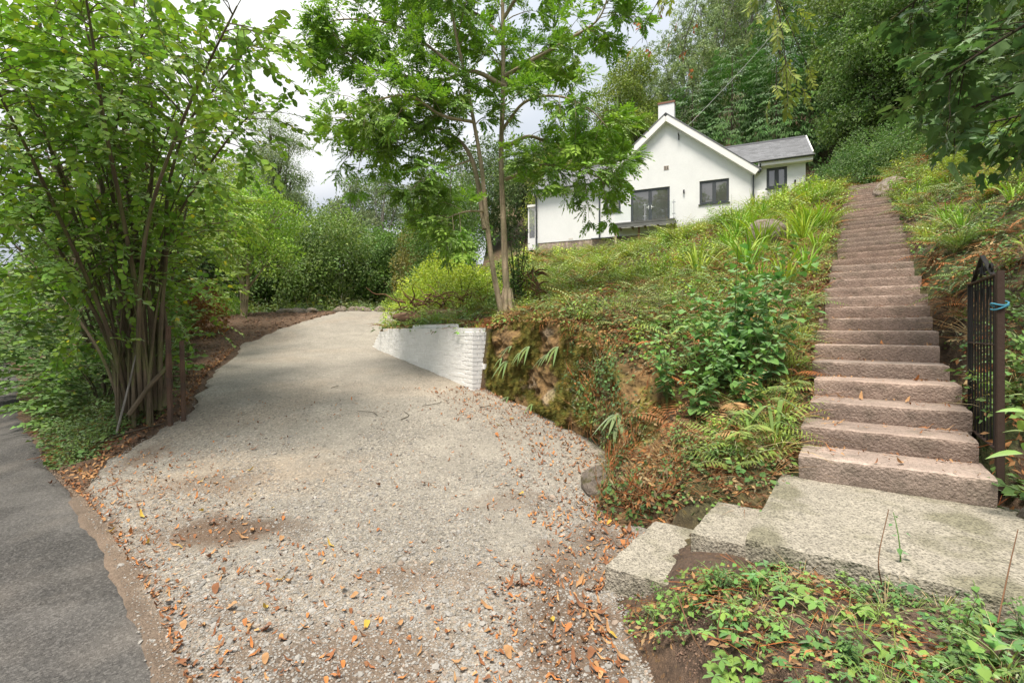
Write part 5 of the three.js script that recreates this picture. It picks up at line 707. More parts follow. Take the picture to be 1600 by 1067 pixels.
// ---------------------------------------------------------------- sycamore reaching in over the steps
{
  const o = [6.6, groundY(6.6, 2.2), 2.2], t = thing('sycamore_tree', 'sycamore with large lobed leaves reaching over the right of the steps', 'tree', [o[0], o[1] - 0.1, -o[2]]), r = rng(451);
  const limbs = [{ r0: 0.11, r1: 0.06, p: [[6.6, o[1] - 0.1, 2.2], [6.4, 3.6, 2.3], [6.2, 5.0, 2.4], [6.2, 6.5, 2.5]], from: 1 }, { r0: 0.03, r1: 0.008, p: [[6.4, 4.2, 2.3], [5.2, 4.5, 3.2], [4.3, 4.25, 3.9], [3.75, 3.9, 4.3]], from: 0.3 }, { r0: 0.03, r1: 0.008, p: [[6.4, 3.6, 2.3], [5.6, 3.75, 3.6], [4.9, 3.95, 4.4], [4.3, 3.85, 5.0]], from: 0.3 }, { r0: 0.026, r1: 0.008, p: [[6.3, 5.0, 2.4], [5.2, 5.3, 3.4], [4.4, 5.2, 4.2], [3.9, 4.9, 4.9]], from: 0.3 }, { r0: 0.024, r1: 0.008, p: [[6.4, 3.5, 2.3], [6.0, 3.9, 4.0], [5.6, 4.0, 5.0], [5.1, 4.0, 5.6]], from: 0.3 }];
  const B = branching(local(limbs, [o[0], o[1] - 0.1, o[2]]), r, { every: 0.1, len: [0.3, 0.9], sub: 3, rad: 0.006, lift: 0.0 });
  part('trunk', B.wood, darkBark, t); const g = [1, 2, 3].map((k) => { const q = rng(460 + k), gb = new GB(), lf = lobedLeaf(0.2); for (let i = 0; i < 5; i++) { const a = i * 2.4 + q(), d = new V3(Math.cos(a), -0.1 - 0.4 * q(), Math.sin(a) + 0.4).normalize(); stemInto(gb, [new V3(0, 0, 0.03 * i), new V3(d.x * 0.07, d.y * 0.05, d.z * 0.07 + 0.03 * i)], 0.002, 0.0015, C(2, 0.8, 0.7), 3); gb.add(lf, trs(new V3(d.x * 0.06, d.y * 0.05, d.z * 0.06 + 0.03 * i), look(d, UP.clone().addScaledVector(ballDir(q), 0.35)), 0.6 + 0.5 * q()), tint(q, 0.25, 0.12)); } return gb.geo(); });
  leafOut('crown', B.tips, g, leafMat(0.38, 0.15), r, [0.7, 1.2], C(0.065, 0.13, 0.04), 0.3, t, 0.25);
}
{ // an old tree by the lane whose limb hangs over the view from above
  const o = [4.6, groundY(4.6, -1.5), -1.5], t = thing('overhanging_tree', 'tree by the lane whose drooping twigs hang over the steps', 'tree', [o[0], o[1] - 0.1, -o[2]]), r = rng(471);
  const limbs = [{ r0: 0.2, r1: 0.1, p: [[4.6, o[1] - 0.1, -1.5], [4.5, 4, -1.2], [4.2, 8, -0.6]], from: 1 }, { r0: 0.08, r1: 0.02, p: [[4.3, 6.5, -0.8], [3.6, 7.6, 2], [2.9, 7.6, 5], [2.5, 6.9, 7.5]], from: 0.9 }, { r0: 0.012, r1: 0.004, p: [[2.75, 7.5, 6], [3.2, 6.6, 6.2], [3.5, 5.6, 6.3], [3.6, 4.85, 6.35]], from: 0.35 }, { r0: 0.010, r1: 0.004, p: [[2.7, 7.4, 6.4], [3.5, 6.4, 6.6], [4.1, 5.3, 6.7]], from: 0.4 }, { r0: 0.010, r1: 0.003, p: [[2.6, 7.2, 6.8], [2.2, 6.6, 7.0], [1.95, 6.15, 7.05], [1.9, 5.9, 7.1]], from: 0.2 }, { r0: 0.008, r1: 0.003, p: [[2.6, 7.2, 6.8], [2.7, 6.5, 7.1], [2.55, 6.0, 7.1], [2.5, 5.75, 7.1]], from: 0.3 }];
  const L = local(limbs, [o[0], o[1] - 0.1, o[2]]), A = branching(L.slice(0, 4), r, { every: 0.2, len: [0.2, 0.5], sub: 2, rad: 0.004, lift: -0.3 }), B = branching(L.slice(4), r, { every: 0.16, len: [0.15, 0.45], sub: 2, rad: 0.003, lift: -0.2 });
  part('trunk', mergeGeometries([A.wood, B.wood]), darkBark, t); leafOut('crown', A.tips, KIT.lance, LEAF, r, [0.6, 0.95], C(0.17, 0.21, 0.035), 0.25, t, 0.4);
  leafOut('withered_leaves', B.tips.filter((_, k) => k % 3 === 0), [twig(477, { n: 3, len: 0.15, ll: 0.07, lw: 0.05, segs: 2 })], LEAF, r, [0.8, 1.1], C(0.3, 0.09, 0.03), 0.3, t, 0.4);
}

// ---------------------------------------------------------------- hillside growth
const onSteps = (x, d, m = 0) => { const [a, b] = stairLocal(x, d); return (a > -0.15 && a < ST.n * ST.run + 2.3 && Math.abs(b) < 0.6 + m) || (a > -1.5 && a <= 0.2 && b > -0.68 - m && b < 1.15) || (a > -1.66 && a < -0.4 && b > -1.5 && b <= -0.6); };
const underHouse = (x, d) => { const dx = x - 9.42, dd = d - 29, u = dx * 0.9135 - dd * 0.4067, w = dx * 0.4067 + dd * 0.9135; return u > -10 && u < 7.3 && w > -0.1 && w < 9; };
const PL = {
  cinque: [1, 2, 3].map((k) => cinque(680 + k, 7, 0.8)), ivy: [1, 2, 3, 4].map((k) => carpet(500 + k, { n: 22, R: 0.26, ll: 0.055, lw: 0.05, h: 0.12, tilt: 0.7 })), bramble: [1, 2, 3].map((k) => carpet(510 + k, { n: 20, R: 0.3, ll: 0.075, lw: 0.055, h: 0.28, tilt: 0.8, stalks: 3 })), dead: [1, 2, 3].map((k) => carpet(520 + k, { n: 22, R: 0.26, ll: 0.07, lw: 0.03, h: 0.06, tilt: 0.9, stalks: 5, peak: 0.5 })),
  grass: [1, 2, 3].map((k) => blades(530 + k, { n: 26, len: 0.3, wid: 0.008, lean: 0.9, arch: 0.9, segs: 3 })), straw: [1, 2].map((k) => blades(535 + k, { n: 18, len: 0.34, wid: 0.006, lean: 1.3, arch: 0.8, segs: 3 })), sword: [1, 2, 3].map((k) => blades(540 + k, { n: 34, len: 0.75, wid: 0.03, lean: 0.55, arch: 0.75, segs: 5, base: 0.12 })), fern: [1, 2, 3].map((k) => fern(550 + k, { n: 9 })), bracken: [1, 2].map((k) => fern(556 + k, { n: 6, len: 0.7, lean: 1.3 })), herb: [1, 2, 3].map((k) => leafyStem(560 + k, { h: 0.4, n: 9, stems: 3, ll: 0.075, lw: 0.05, pairs: true })), tall: [1, 2].map((k) => leafyStem(566 + k, { h: 0.75, n: 12, stems: 4, ll: 0.11, lw: 0.035, pairs: true, lean: 0.25 })),
};
const scatter = { cinque: [], ivy: [], bramble: [], dead: [], grass: [], straw: [], herb: [], brown_fern: [], low_fern: [] };
{
  const r = rng(601);
  const put = (k, x, d, s, c, up = 0.6) => { const n = slopeUp(x, d).lerp(UP, up).normalize(), q = new Q().setFromUnitVectors(UP, n).multiply(eul(0, r() * 6.283, 0)); scatter[k].push({ m: trs(V(x, groundY(x, d) - 0.01, d), q, s * (0.75 + 0.5 * r())), c }); };
  const vary = (c, k = 0.25) => { const t = tint(r, k, 0.12); return C(c.r * t.r, c.g * t.g, c.b * t.b); };
  const region = (count, pick) => { for (let k = 0; k < count; k++) { const [x, d] = pick(); if (!hillSide(x - 0.05, d) || onSteps(x, d, 0.08) || underHouse(x, d) || (d > 3.95 && d < 6.2 && x < cut(d) + 0.85)) continue;
    const n = fbm(x * 0.55, d * 0.55, 4, 611), n2 = fbm(x * 1.3 + 7, d * 1.3, 3, 613), u = r(), s = mix(0.85, 1.9, sstep(5, 26, d)), [a, b] = stairLocal(x, d);
    const dry = sstep(0.44, 0.58, n2);
    const lush = sstep(9, 12, d) * sstep(0.42, 0.55, n); if (r() < 0.15 * lush) { put(r() < 0.5 ? 'herb' : 'grass', x, d, s * 1.15, vary(r() < 0.6 ? C(0.26, 0.32, 0.03) : C(0.18, 0.27, 0.03), 0.25)); continue; }
    if (u < 0.24) put('ivy', x, d, s, vary(n > 0.52 ? C(0.13, 0.2, 0.03) : C(0.065, 0.125, 0.03), 0.35), 0.3); else if (u < 0.38 + 0.28 * dry) put('dead', x, d, s, vary(n2 > 0.58 ? C(0.24, 0.115, 0.045) : C(0.3, 0.215, 0.11), 0.35), 0.2);
    else if (u < 0.64) put('grass', x, d, s, vary(n > 0.48 ? C(0.25, 0.29, 0.035) : C(0.17, 0.23, 0.03), 0.3)); else if (u < 0.73) put('straw', x, d, s, vary(C(0.36, 0.27, 0.13))); else if (u < 0.86) put('bramble', x, d, s * 0.95, vary(b > 0.6 ? C(0.085, 0.15, 0.035) : C(0.13, 0.2, 0.03), 0.35)); else if (u < 0.9) put('herb', x, d, s * 0.9, vary(C(0.2, 0.26, 0.035), 0.3)); else if (u < 0.965) put('brown_fern', x, d, s * 0.55, vary(C(0.27, 0.115, 0.04), 0.35)); else put('low_fern', x, d, s * 0.75, vary(C(0.14, 0.19, 0.03)));
  } };
  region(2600, () => [mix(-3.9, 5.5, r()), mix(6, 13, r())]); region(3400, () => [mix(-4, 13, r()), mix(11, 30, Math.pow(r(), 0.8))]);
  for (let k = 0; k < 260; k++) { const u = r(), [x, d] = stairAt(mix(0.3, 9, r()), -(u > 0.9 ? 1.2 : 0.68) - 0.9 * r() * r()); put(u < 0.7 ? 'dead' : u < 0.9 ? 'straw' : 'brown_fern', x, d, (u > 0.9 ? 0.5 : 0.7) + 0.3 * r(), vary(r() < 0.6 ? C(0.23, 0.105, 0.045) : C(0.3, 0.2, 0.1), 0.3), 0.3); }
  region(900, () => { const a = mix(-0.5, 19, r()), b = -0.6 - Math.pow(r(), 1.5) * 2.2; return stairAt(a, b); }); region(2600, () => { const a = mix(-0.5, 20, Math.pow(r(), 1.2)), b = 0.62 + Math.pow(r(), 1.3) * 4.5; return stairAt(a, b); });
  region(1400, () => [mix(12, 24, r()), mix(17, 30, r())]); region(900, () => [mix(0.8, 3.6, r()), mix(4, 7.5, r())]);
  // foreground bank in front of the landing
  for (let k = 0; k < 620; k++) { const x = mix(0.62, 3.4, r()), d = mix(1.1, 3.0, r()), [a, b] = stairLocal(x, d); if (onSteps(x, d, 0.0) || !hillSide(x, d)) continue; const bare = fbm(x * 1.7, d * 1.7, 3, 617); if (x < 0.95 + 0.25 * (bare - 0.5) && d < 2.75 && r() < 0.9) continue; const u = r(), s = 0.42 + 0.25 * r(); if (u < 0.5) put(r() < 0.6 ? 'cinque' : 'ivy', x, d, s, vary(r() < 0.6 ? C(0.09, 0.18, 0.045) : C(0.14, 0.22, 0.05), 0.35)); else if (u < 0.68) put('dead', x, d, s, vary(C(0.28, 0.16, 0.075), 0.4)); else if (u < 0.8) put('straw', x, d, s * 0.75, vary(C(0.33, 0.25, 0.14))); else if (u < 0.9) put('herb', x, d, s * 0.7, vary(C(0.09, 0.165, 0.04))); else put('grass', x, d, s * 0.8, vary(C(0.13, 0.18, 0.04))); }
  for (let k = 0; k < 240; k++) { const x = mix(1.05, 2.3, r()), d = mix(3.55, 4.9, r()); if (onSteps(x, d, 0.02) || !hillSide(x, d)) continue; const u = r(); put(u < 0.55 ? 'dead' : u < 0.75 ? 'straw' : u < 0.9 ? 'ivy' : 'herb', x, d, 0.5 + 0.3 * r(), vary(u < 0.75 ? (r() < 0.5 ? C(0.2, 0.1, 0.045) : C(0.26, 0.18, 0.09)) : C(0.1, 0.17, 0.04), 0.35)); }
  for (let k = 0; k < 130; k++) { const x = mix(0.72, 1.5, r()), d = mix(2.5, 3.1, r()); if (onSteps(x, d, 0) || x < cut(d) + 0.12) continue; const u = r(); put(u < 0.6 ? 'ivy' : u < 0.8 ? 'grass' : 'dead', x, d, 0.35 + 0.2 * r(), vary(u < 0.8 ? C(0.12, 0.2, 0.04) : C(0.28, 0.17, 0.08), 0.3)); }
  // verge between the lane and the hazel
  for (let k = 0; k < 1500; k++) { const d = mix(5.6, 15, Math.pow(r(), 1.3)), e = roadEdge(d) + 0.35, x = mix(e, Math.min(driveLeft(d) - 0.5, e + 2.6), r()); if (x <= e) continue; const u = r(), rim = (x - e) / 2.4, s = 0.75 + 0.3 * r(); if (d < 6.4 && r() < 0.5) continue; if (u < 0.42) put('ivy', x, d, s, vary(C(0.075, 0.135, 0.03), 0.35)); else if (u < 0.6) put('bramble', x, d, s * 0.9, vary(C(0.08, 0.14, 0.03), 0.3)); else if (u < 0.78) put('dead', x, d, s, vary(C(0.27, 0.15, 0.07), 0.35)); else if (u < 0.9) put('grass', x, d, s * 0.7, vary(C(0.15, 0.2, 0.04))); else put('herb', x, d, s * 0.7, vary(C(0.11, 0.17, 0.03))); }
  // top of the drive: low green edge
  for (let k = 0; k < 700; k++) { const x = mix(-20, -2, r()), d = mix(20.5, 27, r()); put(r() < 0.5 ? 'ivy' : r() < 0.5 ? 'grass' : 'bramble', x, d, 1.4 + r(), vary(r() < 0.4 ? C(0.16, 0.21, 0.03) : C(0.07, 0.11, 0.03), 0.3)); }
  // ivy, moss and dead stalks hanging on the bank face
  const face = (k, s, v, sc, c, hang) => { const { p, n } = bankAt(s, v); const q = new Q().setFromUnitVectors(UP, n.clone().add(new V3(0, hang, 0)).normalize()).multiply(eul(0, r() * 6.283, 0)); scatter[k].push({ m: trs(p, q, sc), c }); };
  for (let k = 0; k < 620; k++) { const s = Math.min(1, 0.33 + 0.67 * r()), v = Math.pow(r(), 0.7), ok = sstep(0.3, 0.55, s + (fbm(s * 9, v * 4, 3, 619) - 0.5) * 0.5); if (r() > ok || (s > 0.6 && v < 0.55 && r() < 0.85)) continue; const u = r(); if (u < (s < 0.6 ? 0.45 : 0.2)) face('ivy', s, v, 0.55 + 0.3 * r(), vary(C(0.055, 0.105, 0.03), 0.35), 0.1); else if (u < 0.74) face('dead', s, v, 0.6 + 0.4 * r(), vary(r() < 0.5 ? C(0.25, 0.12, 0.045) : C(0.28, 0.2, 0.1), 0.35), -0.2); else if (u < 0.86) face('straw', s, v, 0.6, vary(C(0.3, 0.22, 0.1)), -0.5); else face('bramble', s, v, 0.6, vary(C(0.085, 0.14, 0.03), 0.3), 0.2); }
  for (let k = 0; k < 150; k++) { const s = r() * 0.5, v = 0.78 + 0.22 * r(); face(r() < 0.5 ? 'dead' : r() < 0.6 ? 'ivy' : 'straw', s, v, 0.6 + 0.3 * r(), vary(r() < 0.5 ? C(0.25, 0.13, 0.05) : C(0.1, 0.14, 0.03), 0.3), 0.3); }
}
for (const [k, nm, mt, geos, lb] of [['cinque', 'creeping_cinquefoil', LEAF, PL.cinque, 'creeping five leaflet weed on the bank before the landing'], ['ivy', 'ground_ivy', SHINY, PL.ivy, 'low ivy and weeds carpeting the banks and hillside'], ['bramble', 'bramble_cover', LEAF, PL.bramble, 'low tangled bramble covering the hillside'], ['dead', 'leaf_litter', DRY, PL.dead, 'dead brown leaves and stalks lying over the banks'], ['grass', 'grass', LEAF, PL.grass, 'tufted yellow green grass over the hillside'], ['straw', 'dry_grass', DRY, PL.straw, 'dry straw coloured grass over the hillside'], ['herb', 'weeds', LEAF, PL.herb, 'leafy upright weeds over the hillside'], ['brown_fern', 'dead_bracken', DRY, PL.bracken, 'withered red brown bracken over the hillside'], ['low_fern', 'low_bracken', LEAF, PL.bracken, 'low green bracken fronds over the hillside']]) {
  const lists = geos.map(() => []); scatter[k].forEach((e, i) => lists[i % geos.length].push(e)); lists.forEach((l) => l.length && tag(instances(nm, geos[0] && geos[lists.indexOf(l)], mt, l), lb));
}
// short moss fur on the bank
{
  const r = rng(621), g = blades(623, { n: 12, len: 0.04, wid: 0.007, lean: 0.9, arch: 0.4, segs: 1, base: 0.035 }), list = [];
  for (let k = 0; k < 26000; k++) { const s = Math.pow(r(), 1.2), v = r() * 0.95, m = fbm(s * 11, v * 3.2, 4, 211); if (m < 0.42 + 0.2 * s) continue; const { p, n } = bankAt(s, v); list.push({ m: trs(p, new Q().setFromUnitVectors(UP, n).multiply(eul(0, r() * 6.28, 0)), 0.7 + 0.9 * r()), c: (() => { const t = tint(r, 0.3, 0.12), b = r() < 0.6 ? [0.2, 0.16, 0.035] : [0.15, 0.165, 0.03]; return C(b[0] * t.r, b[1] * t.g, b[2] * t.b); })() }); }
  tag(instances('moss', g, DRY, list), 'short olive moss growing over the bank');
}
// ---- single plants one can pick out
function plant(name, geo, m, label, group, x, d, s, c, turn, y) {
  const mm = new THREE.Mesh(geo, tinted(m, c)); shadowed(mm); mm.name = numbered(name); mm.position.copy(V(x, (y ?? groundY(x, d)) - 0.02, d)); mm.rotation.y = turn; mm.scale.setScalar(s); scene.add(mm); return tag(mm, label, 'plant', group);
}
const tintCache = new Map();
function tinted(m, c) { const k = m.uuid + c.getHexString(); if (!tintCache.has(k)) { const q = m.clone(); q.color.multiply(c); tintCache.set(k, q); } return tintCache.get(k); }
{
  const r = rng(631), limes = [C(0.21, 0.31, 0.025), C(0.16, 0.28, 0.025), C(0.25, 0.31, 0.03)], ferns = [C(0.2, 0.24, 0.03), C(0.15, 0.21, 0.03), C(0.27, 0.25, 0.04)];
  const spots = (n, pick, f) => { let k = 0, guard = 0; while (k < n && guard++ < n * 20) { const [x, d] = pick(); if (!hillSide(x - 0.2, d) || onSteps(x, d, 0.25) || underHouse(x, d)) continue; f(x, d); k++; } };
  spots(34, () => { const [x, d] = stairAt(mix(4.5, 15.5, r()), -0.85 - 2.6 * Math.pow(r(), 1.3)); return [x, d]; }, (x, d) => plant('sword_leaf_clump', PL.sword[Math.floor(r() * 3)], LEAF, 'clump of bright sword shaped leaves on the slope left of the steps', 'sword leaved clumps left of the steps', x, d, 0.8 + 0.5 * r(), limes[Math.floor(r() * 3)], r() * 6));
  spots(12, () => stairAt(mix(3, 13, r()), 0.9 + 2.4 * r()), (x, d) => plant('sword_leaf_clump', PL.sword[Math.floor(r() * 3)], LEAF, 'clump of bright sword shaped leaves on the slope right of the steps', 'sword leaved clumps right of the steps', x, d, 0.6 + 0.4 * r(), limes[Math.floor(r() * 2)], r() * 6));
  { const rust = [C(0.21, 0.085, 0.03), C(0.26, 0.13, 0.05)]; spots(26, () => [mix(0.5, 9, r()), mix(8.5, 22, r())], (x, d) => plant('dead_fern', PL.bracken[Math.floor(r() * 2)], DRY, 'withered russet fern among the green on the slope below the house', 'withered ferns below the house', x, d, 0.8 + 0.5 * r(), rust[Math.floor(r() * 2)], r() * 6)); }
  spots(60, () => [mix(-0.5, 13, r()), mix(11, 27.8, r())], (x, d) => plant('fern', PL.fern[Math.floor(r() * 3)], LEAF, 'arching fern on the slope below the house', 'ferns below the house', x, d, 1.1 + 0.8 * r(), ferns[Math.floor(r() * 3)], r() * 6));
  spots(34, () => [mix(-1, 7, r()), mix(10, 22, r())], (x, d) => plant('leafy_herb', PL.tall[Math.floor(r() * 2)], LEAF, 'tall leafy stems on the slope behind the ash trunk', 'leafy stems behind the ash', x, d, 0.9 + 0.5 * r(), limes[Math.floor(r() * 3)], r() * 6));
  spots(16, () => stairAt(mix(1.5, 14, r()), 1.0 + 3.4 * r()), (x, d) => plant('fern', PL.fern[Math.floor(r() * 3)], LEAF, 'arching fern on the slope right of the steps', 'ferns right of the steps', x, d, 0.8 + 0.6 * r(), ferns[Math.floor(r() * 3)], r() * 6));
  for (let k = 0; k < 14; k++) { const x = mix(-6, -2.6, r()), d = mix(20.3, 24, r()); plant('sword_leaf_clump', PL.sword[k % 3], LEAF, 'clump of bright leaves behind the rocks at the top of the drive', 'clumps at the top of the drive', x, d, 0.8 + 0.5 * r(), limes[k % 3], r() * 6); }
  // the leafy bush on the bank, its stems standing up through old wire
  const bush = [1, 2, 3].map((k) => leafyStem(640 + k, { h: 1.3, n: 17, stems: 8, ll: 0.12, lw: 0.1, lean: 0.4, segs: 4 }));
  [[2.25, 5.3, 0.95], [2.6, 5.7, 1.05], [1.95, 5.0, 0.8], [2.75, 5.2, 0.85], [2.35, 4.9, 0.75], [2.9, 5.9, 1.05], [1.75, 5.5, 0.7], [2.5, 5.35, 1.1]].forEach(([x, d, s], k) => plant('bramble_bush', bush[k % 3], LEAF, 'tall stems with broad green leaves on the bank beside the steps', 'broad leaved bush on the bank', x, d, s * 1.22, k % 2 ? C(0.075, 0.175, 0.04) : C(0.095, 0.2, 0.045), k * 1.3));
  const ht = [1, 2, 3].map((k) => straps(650 + k, { n: 4, len: 0.26, wid: 0.045, spread: 0.8, up: 0.3 })), big = [1, 2, 3].map((k) => straps(656 + k, { n: 5, len: 0.27, wid: 0.05, up: 0.35, spread: 1.4 }));
  const strapAt = (s, v, sc, k, c, lab, grp) => { const { p, n } = bankAt(s, v); const m = shadowed(new THREE.Mesh(ht[k % 3], tinted(LEAF, c))); m.name = numbered('hart_tongue_fern'); m.position.copy(p); m.rotation.y = Math.atan2(n.x, n.z); m.scale.setScalar(sc); scene.add(m); tag(m, lab, 'plant', grp); };
  [[0.07, 0.42], [0.12, 0.55], [0.2, 0.56], [0.17, 0.5], [0.27, 0.52], [0.31, 0.6], [0.24, 0.1], [0.13, 0.08], [0.1, 0.4]].forEach(([s, v], k) => strapAt(s, v, 0.5 + 0.2 * (k % 3), k, C(0.12, 0.17, 0.06), 'pale drooping strap leaved fern rooted in the mossy bank', 'strap leaved ferns in the bank'));
  [[2.35, 4.45, 0.7, 0], [2.5, 4.5, 0.75, 2], [2.15, 4.5, 0.6, 1]].forEach(([x, d, s, k]) => { const m = plant('hart_tongue_fern', big[k], LEAF, 'large strap leaved fern hanging beside the bottom steps', 'strap leaved ferns beside the steps', x, d, s, C(0.1, 0.17, 0.035), k * 2, groundY(x, d) + 0.3); m.rotation.y = -0.5 + k * 0.25; });
  const wilt = straps(655, { n: 8, len: 0.17, wid: 0.05, up: 0.5, spread: 1.5 }); { const { p, n } = bankAt(0.58, 0.62); const m = shadowed(new THREE.Mesh(wilt, tinted(LEAF, C(0.14, 0.17, 0.09)))); m.name = numbered('foxglove'); m.position.copy(p).add(new V3(-0.05, 0, 0.08)); m.rotation.y = Math.atan2(n.x, n.z); m.scale.setScalar(1.2); scene.add(m); tag(m, 'wilted grey green rosette hanging on the bank', 'plant'); }
  // serrated weeds by the gate and seedlings in front
  const nettle = leafyStem(660, { h: 0.75, n: 7, stems: 1, ll: 0.16, lw: 0.1, pairs: true, lean: 0.7, segs: 5 });
  plant('weed', nettle, LEAF, 'large leaved weed leaning across the iron gate', null, 3.15, 2.95, 0.95, C(0.17, 0.26, 0.06), 2.6, 0.85); plant('weed', nettle, LEAF, 'large leaved weed behind the iron gate', null, 3.9, 3.35, 1.0, C(0.1, 0.2, 0.05), 0.6, 1.0); plant('weed', nettle, LEAF, 'large leaved weed at the foot of the gate post', null, 3.3, 2.75, 0.6, C(0.12, 0.2, 0.05), 4.2, 0.5);
  const sprig = leafyStem(664, { h: 0.34, n: 6, stems: 1, ll: 0.04, lw: 0.03, lean: 0.5, segs: 3 }); plant('seedling', sprig, LEAF, 'thin sprig standing before the lowest brown step', null, 2.0, 2.5, 1.15, C(0.07, 0.17, 0.06), 0.4, 0.52);
  const fg = [1, 2, 3, 4].map((k) => k < 3 ? cinque(670 + k) : leafyStem(670 + k, { h: 0.2, n: 5, stems: 4, ll: 0.06, lw: 0.045, lean: 0.9, segs: 3 }));
  for (let k = 0; k < 64; k++) { const x = mix(0.9, 2.7, r()), d = mix(1.45, 2.6, r()); if (onSteps(x, d)) continue; plant('strawberry_weed', fg[k % 4], LEAF, 'small leafy weed on the soil in front of the landing', 'weeds in front of the landing', x, d, 0.55 + 0.65 * r(), [C(0.09, 0.2, 0.05), C(0.14, 0.23, 0.05), C(0.07, 0.16, 0.05)][k % 3], r() * 6); }
}

// ---------------------------------------------------------------- stones, fallen leaves, sticks
function stoneGeo(seed, detail = 1, squash = 0.6) { const r = rng(seed), g = new THREE.IcosahedronGeometry(1, detail), P = g.attributes.position, v = new V3(); for (let i = 0; i < P.count; i++) { v.fromBufferAttribute(P, i); const k = 0.72 + 0.6 * noise3(v.x * 1.3 + seed, v.y * 1.3, v.z * 1.3, seed); v.multiplyScalar(k); v.y *= squash; P.setXYZ(i, v.x, v.y, v.z); } g.computeVertexNormals(); return boxUV(g, 1); }
{
  const r = rng(701), geos = [1, 2, 3, 4].map((k) => stoneGeo(700 + k, 0, 0.55 + 0.1 * (k % 2))), lists = geos.map(() => []);
  for (let k = 0; k < 80000; k++) {
    const d = 1.9 + Math.pow(r(), 1.7) * 7.5, x = mix(driveLeft(d) - 0.05, driveRight(d) + 0.1, r()), st = stonyAt(x, d), e = x - roadEdge(d); if (r() > st * 0.9 + 0.07) continue; if (e < 0.1 && r() < 0.6) continue;
    const big = r(), s = (big > 0.992 ? 0.013 + 0.009 * r() : 0.0036 + 0.005 * r() * r() + (big > 0.9 ? 0.004 : 0)) * (0.8 + 0.4 * st), k0 = 0.17 + 0.15 * r(), w = r(); const c = w < 0.14 ? C(k0 * 1.0, k0 * 0.8, k0 * 0.64) : C(k0 * 1.02, k0 * 0.98, k0 * 0.91);
    lists[k % 4].push({ m: trs(V(x, lowY(x, d) + 0.012 + (fbm(x * 3, d * 3, 4, 191) - 0.5) * 0.035 + s * 0.15, d), eul((r() - 0.5) * 0.9, r() * 6.28, (r() - 0.5) * 0.9), new V3(s * (0.8 + 0.7 * r()), s * (0.7 + 0.4 * r()), s)), c });
  }
  lists.forEach((l, k) => tag(instances('gravel', geos[k], mat({ roughness: 0.95 }), l), 'loose grey stones strewn over the drive')); console.log('stones', lists.reduce((a, l) => a + l.length, 0));
}
const rockMap = tex(512, 512, (u, v) => { const f = fbm(u * 6, v * 6, 6, 711, 6), g = fbm(u * 40, v * 40, 3, 713, 40), k = 0.75 + 0.7 * (f - 0.5) + 0.4 * (g - 0.5), m = sstep(0.55, 0.7, fbm(u * 4, v * 4, 4, 715, 4)); return [mix(0.37, 0.22, m) * k, mix(0.31, 0.19, m) * k, mix(0.26, 0.1, m) * k]; });
const rockMat = mat({ map: rockMap, bumpMap: bumpSoil, bumpScale: 0.03, roughness: 1 });
function rock(label, group, x, d, sx, sy, sz, seed, turn = 0) { const m = solo('rock', stoneGeo(seed, 3, 1), rockMat, label, 'rock', group); m.position.copy(V(x, groundY(x, d) + sy * 0.25, d)); m.scale.set(sx, sy, sz); m.rotation.y = turn; return m; }
rock('large pale boulder in the grass left of the steps', null, 6.1, 11.6, 0.5, 0.42, 0.42, 721, 0.5); rock('pale boulder beside the upper right of the steps', null, 11.6, 14.8, 0.55, 0.5, 0.45, 723, 1); rock('low flat stone at the corner of the bank by the drive', null, 0.98, 4.9, 0.26, 0.2, 0.3, 725, 2); rock('small stone at the foot of the iron gate', null, 3.35, 3.05, 0.1, 0.16, 0.12, 727, 1);
{ const r = rng(731); for (let k = 0; k < 15; k++) { const x = -7.3 + k * 0.28 + (r() - 0.5) * 0.2; rock('pink grey stone in the row across the top of the drive', 'rocks across the top of the drive', x, 20.2 + (r() - 0.5) * 0.6, 0.14 + 0.16 * r(), 0.09 + 0.1 * r(), 0.14 + 0.1 * r(), 733 + k, r() * 6); } for (let k = 0; k < 3; k++) rock('brown stone at the edge of the bare soil', 'stones at the edge of the soil', -9.0 + k * 0.5, 19.4, 0.4, 0.16, 0.25, 760 + k, k); }
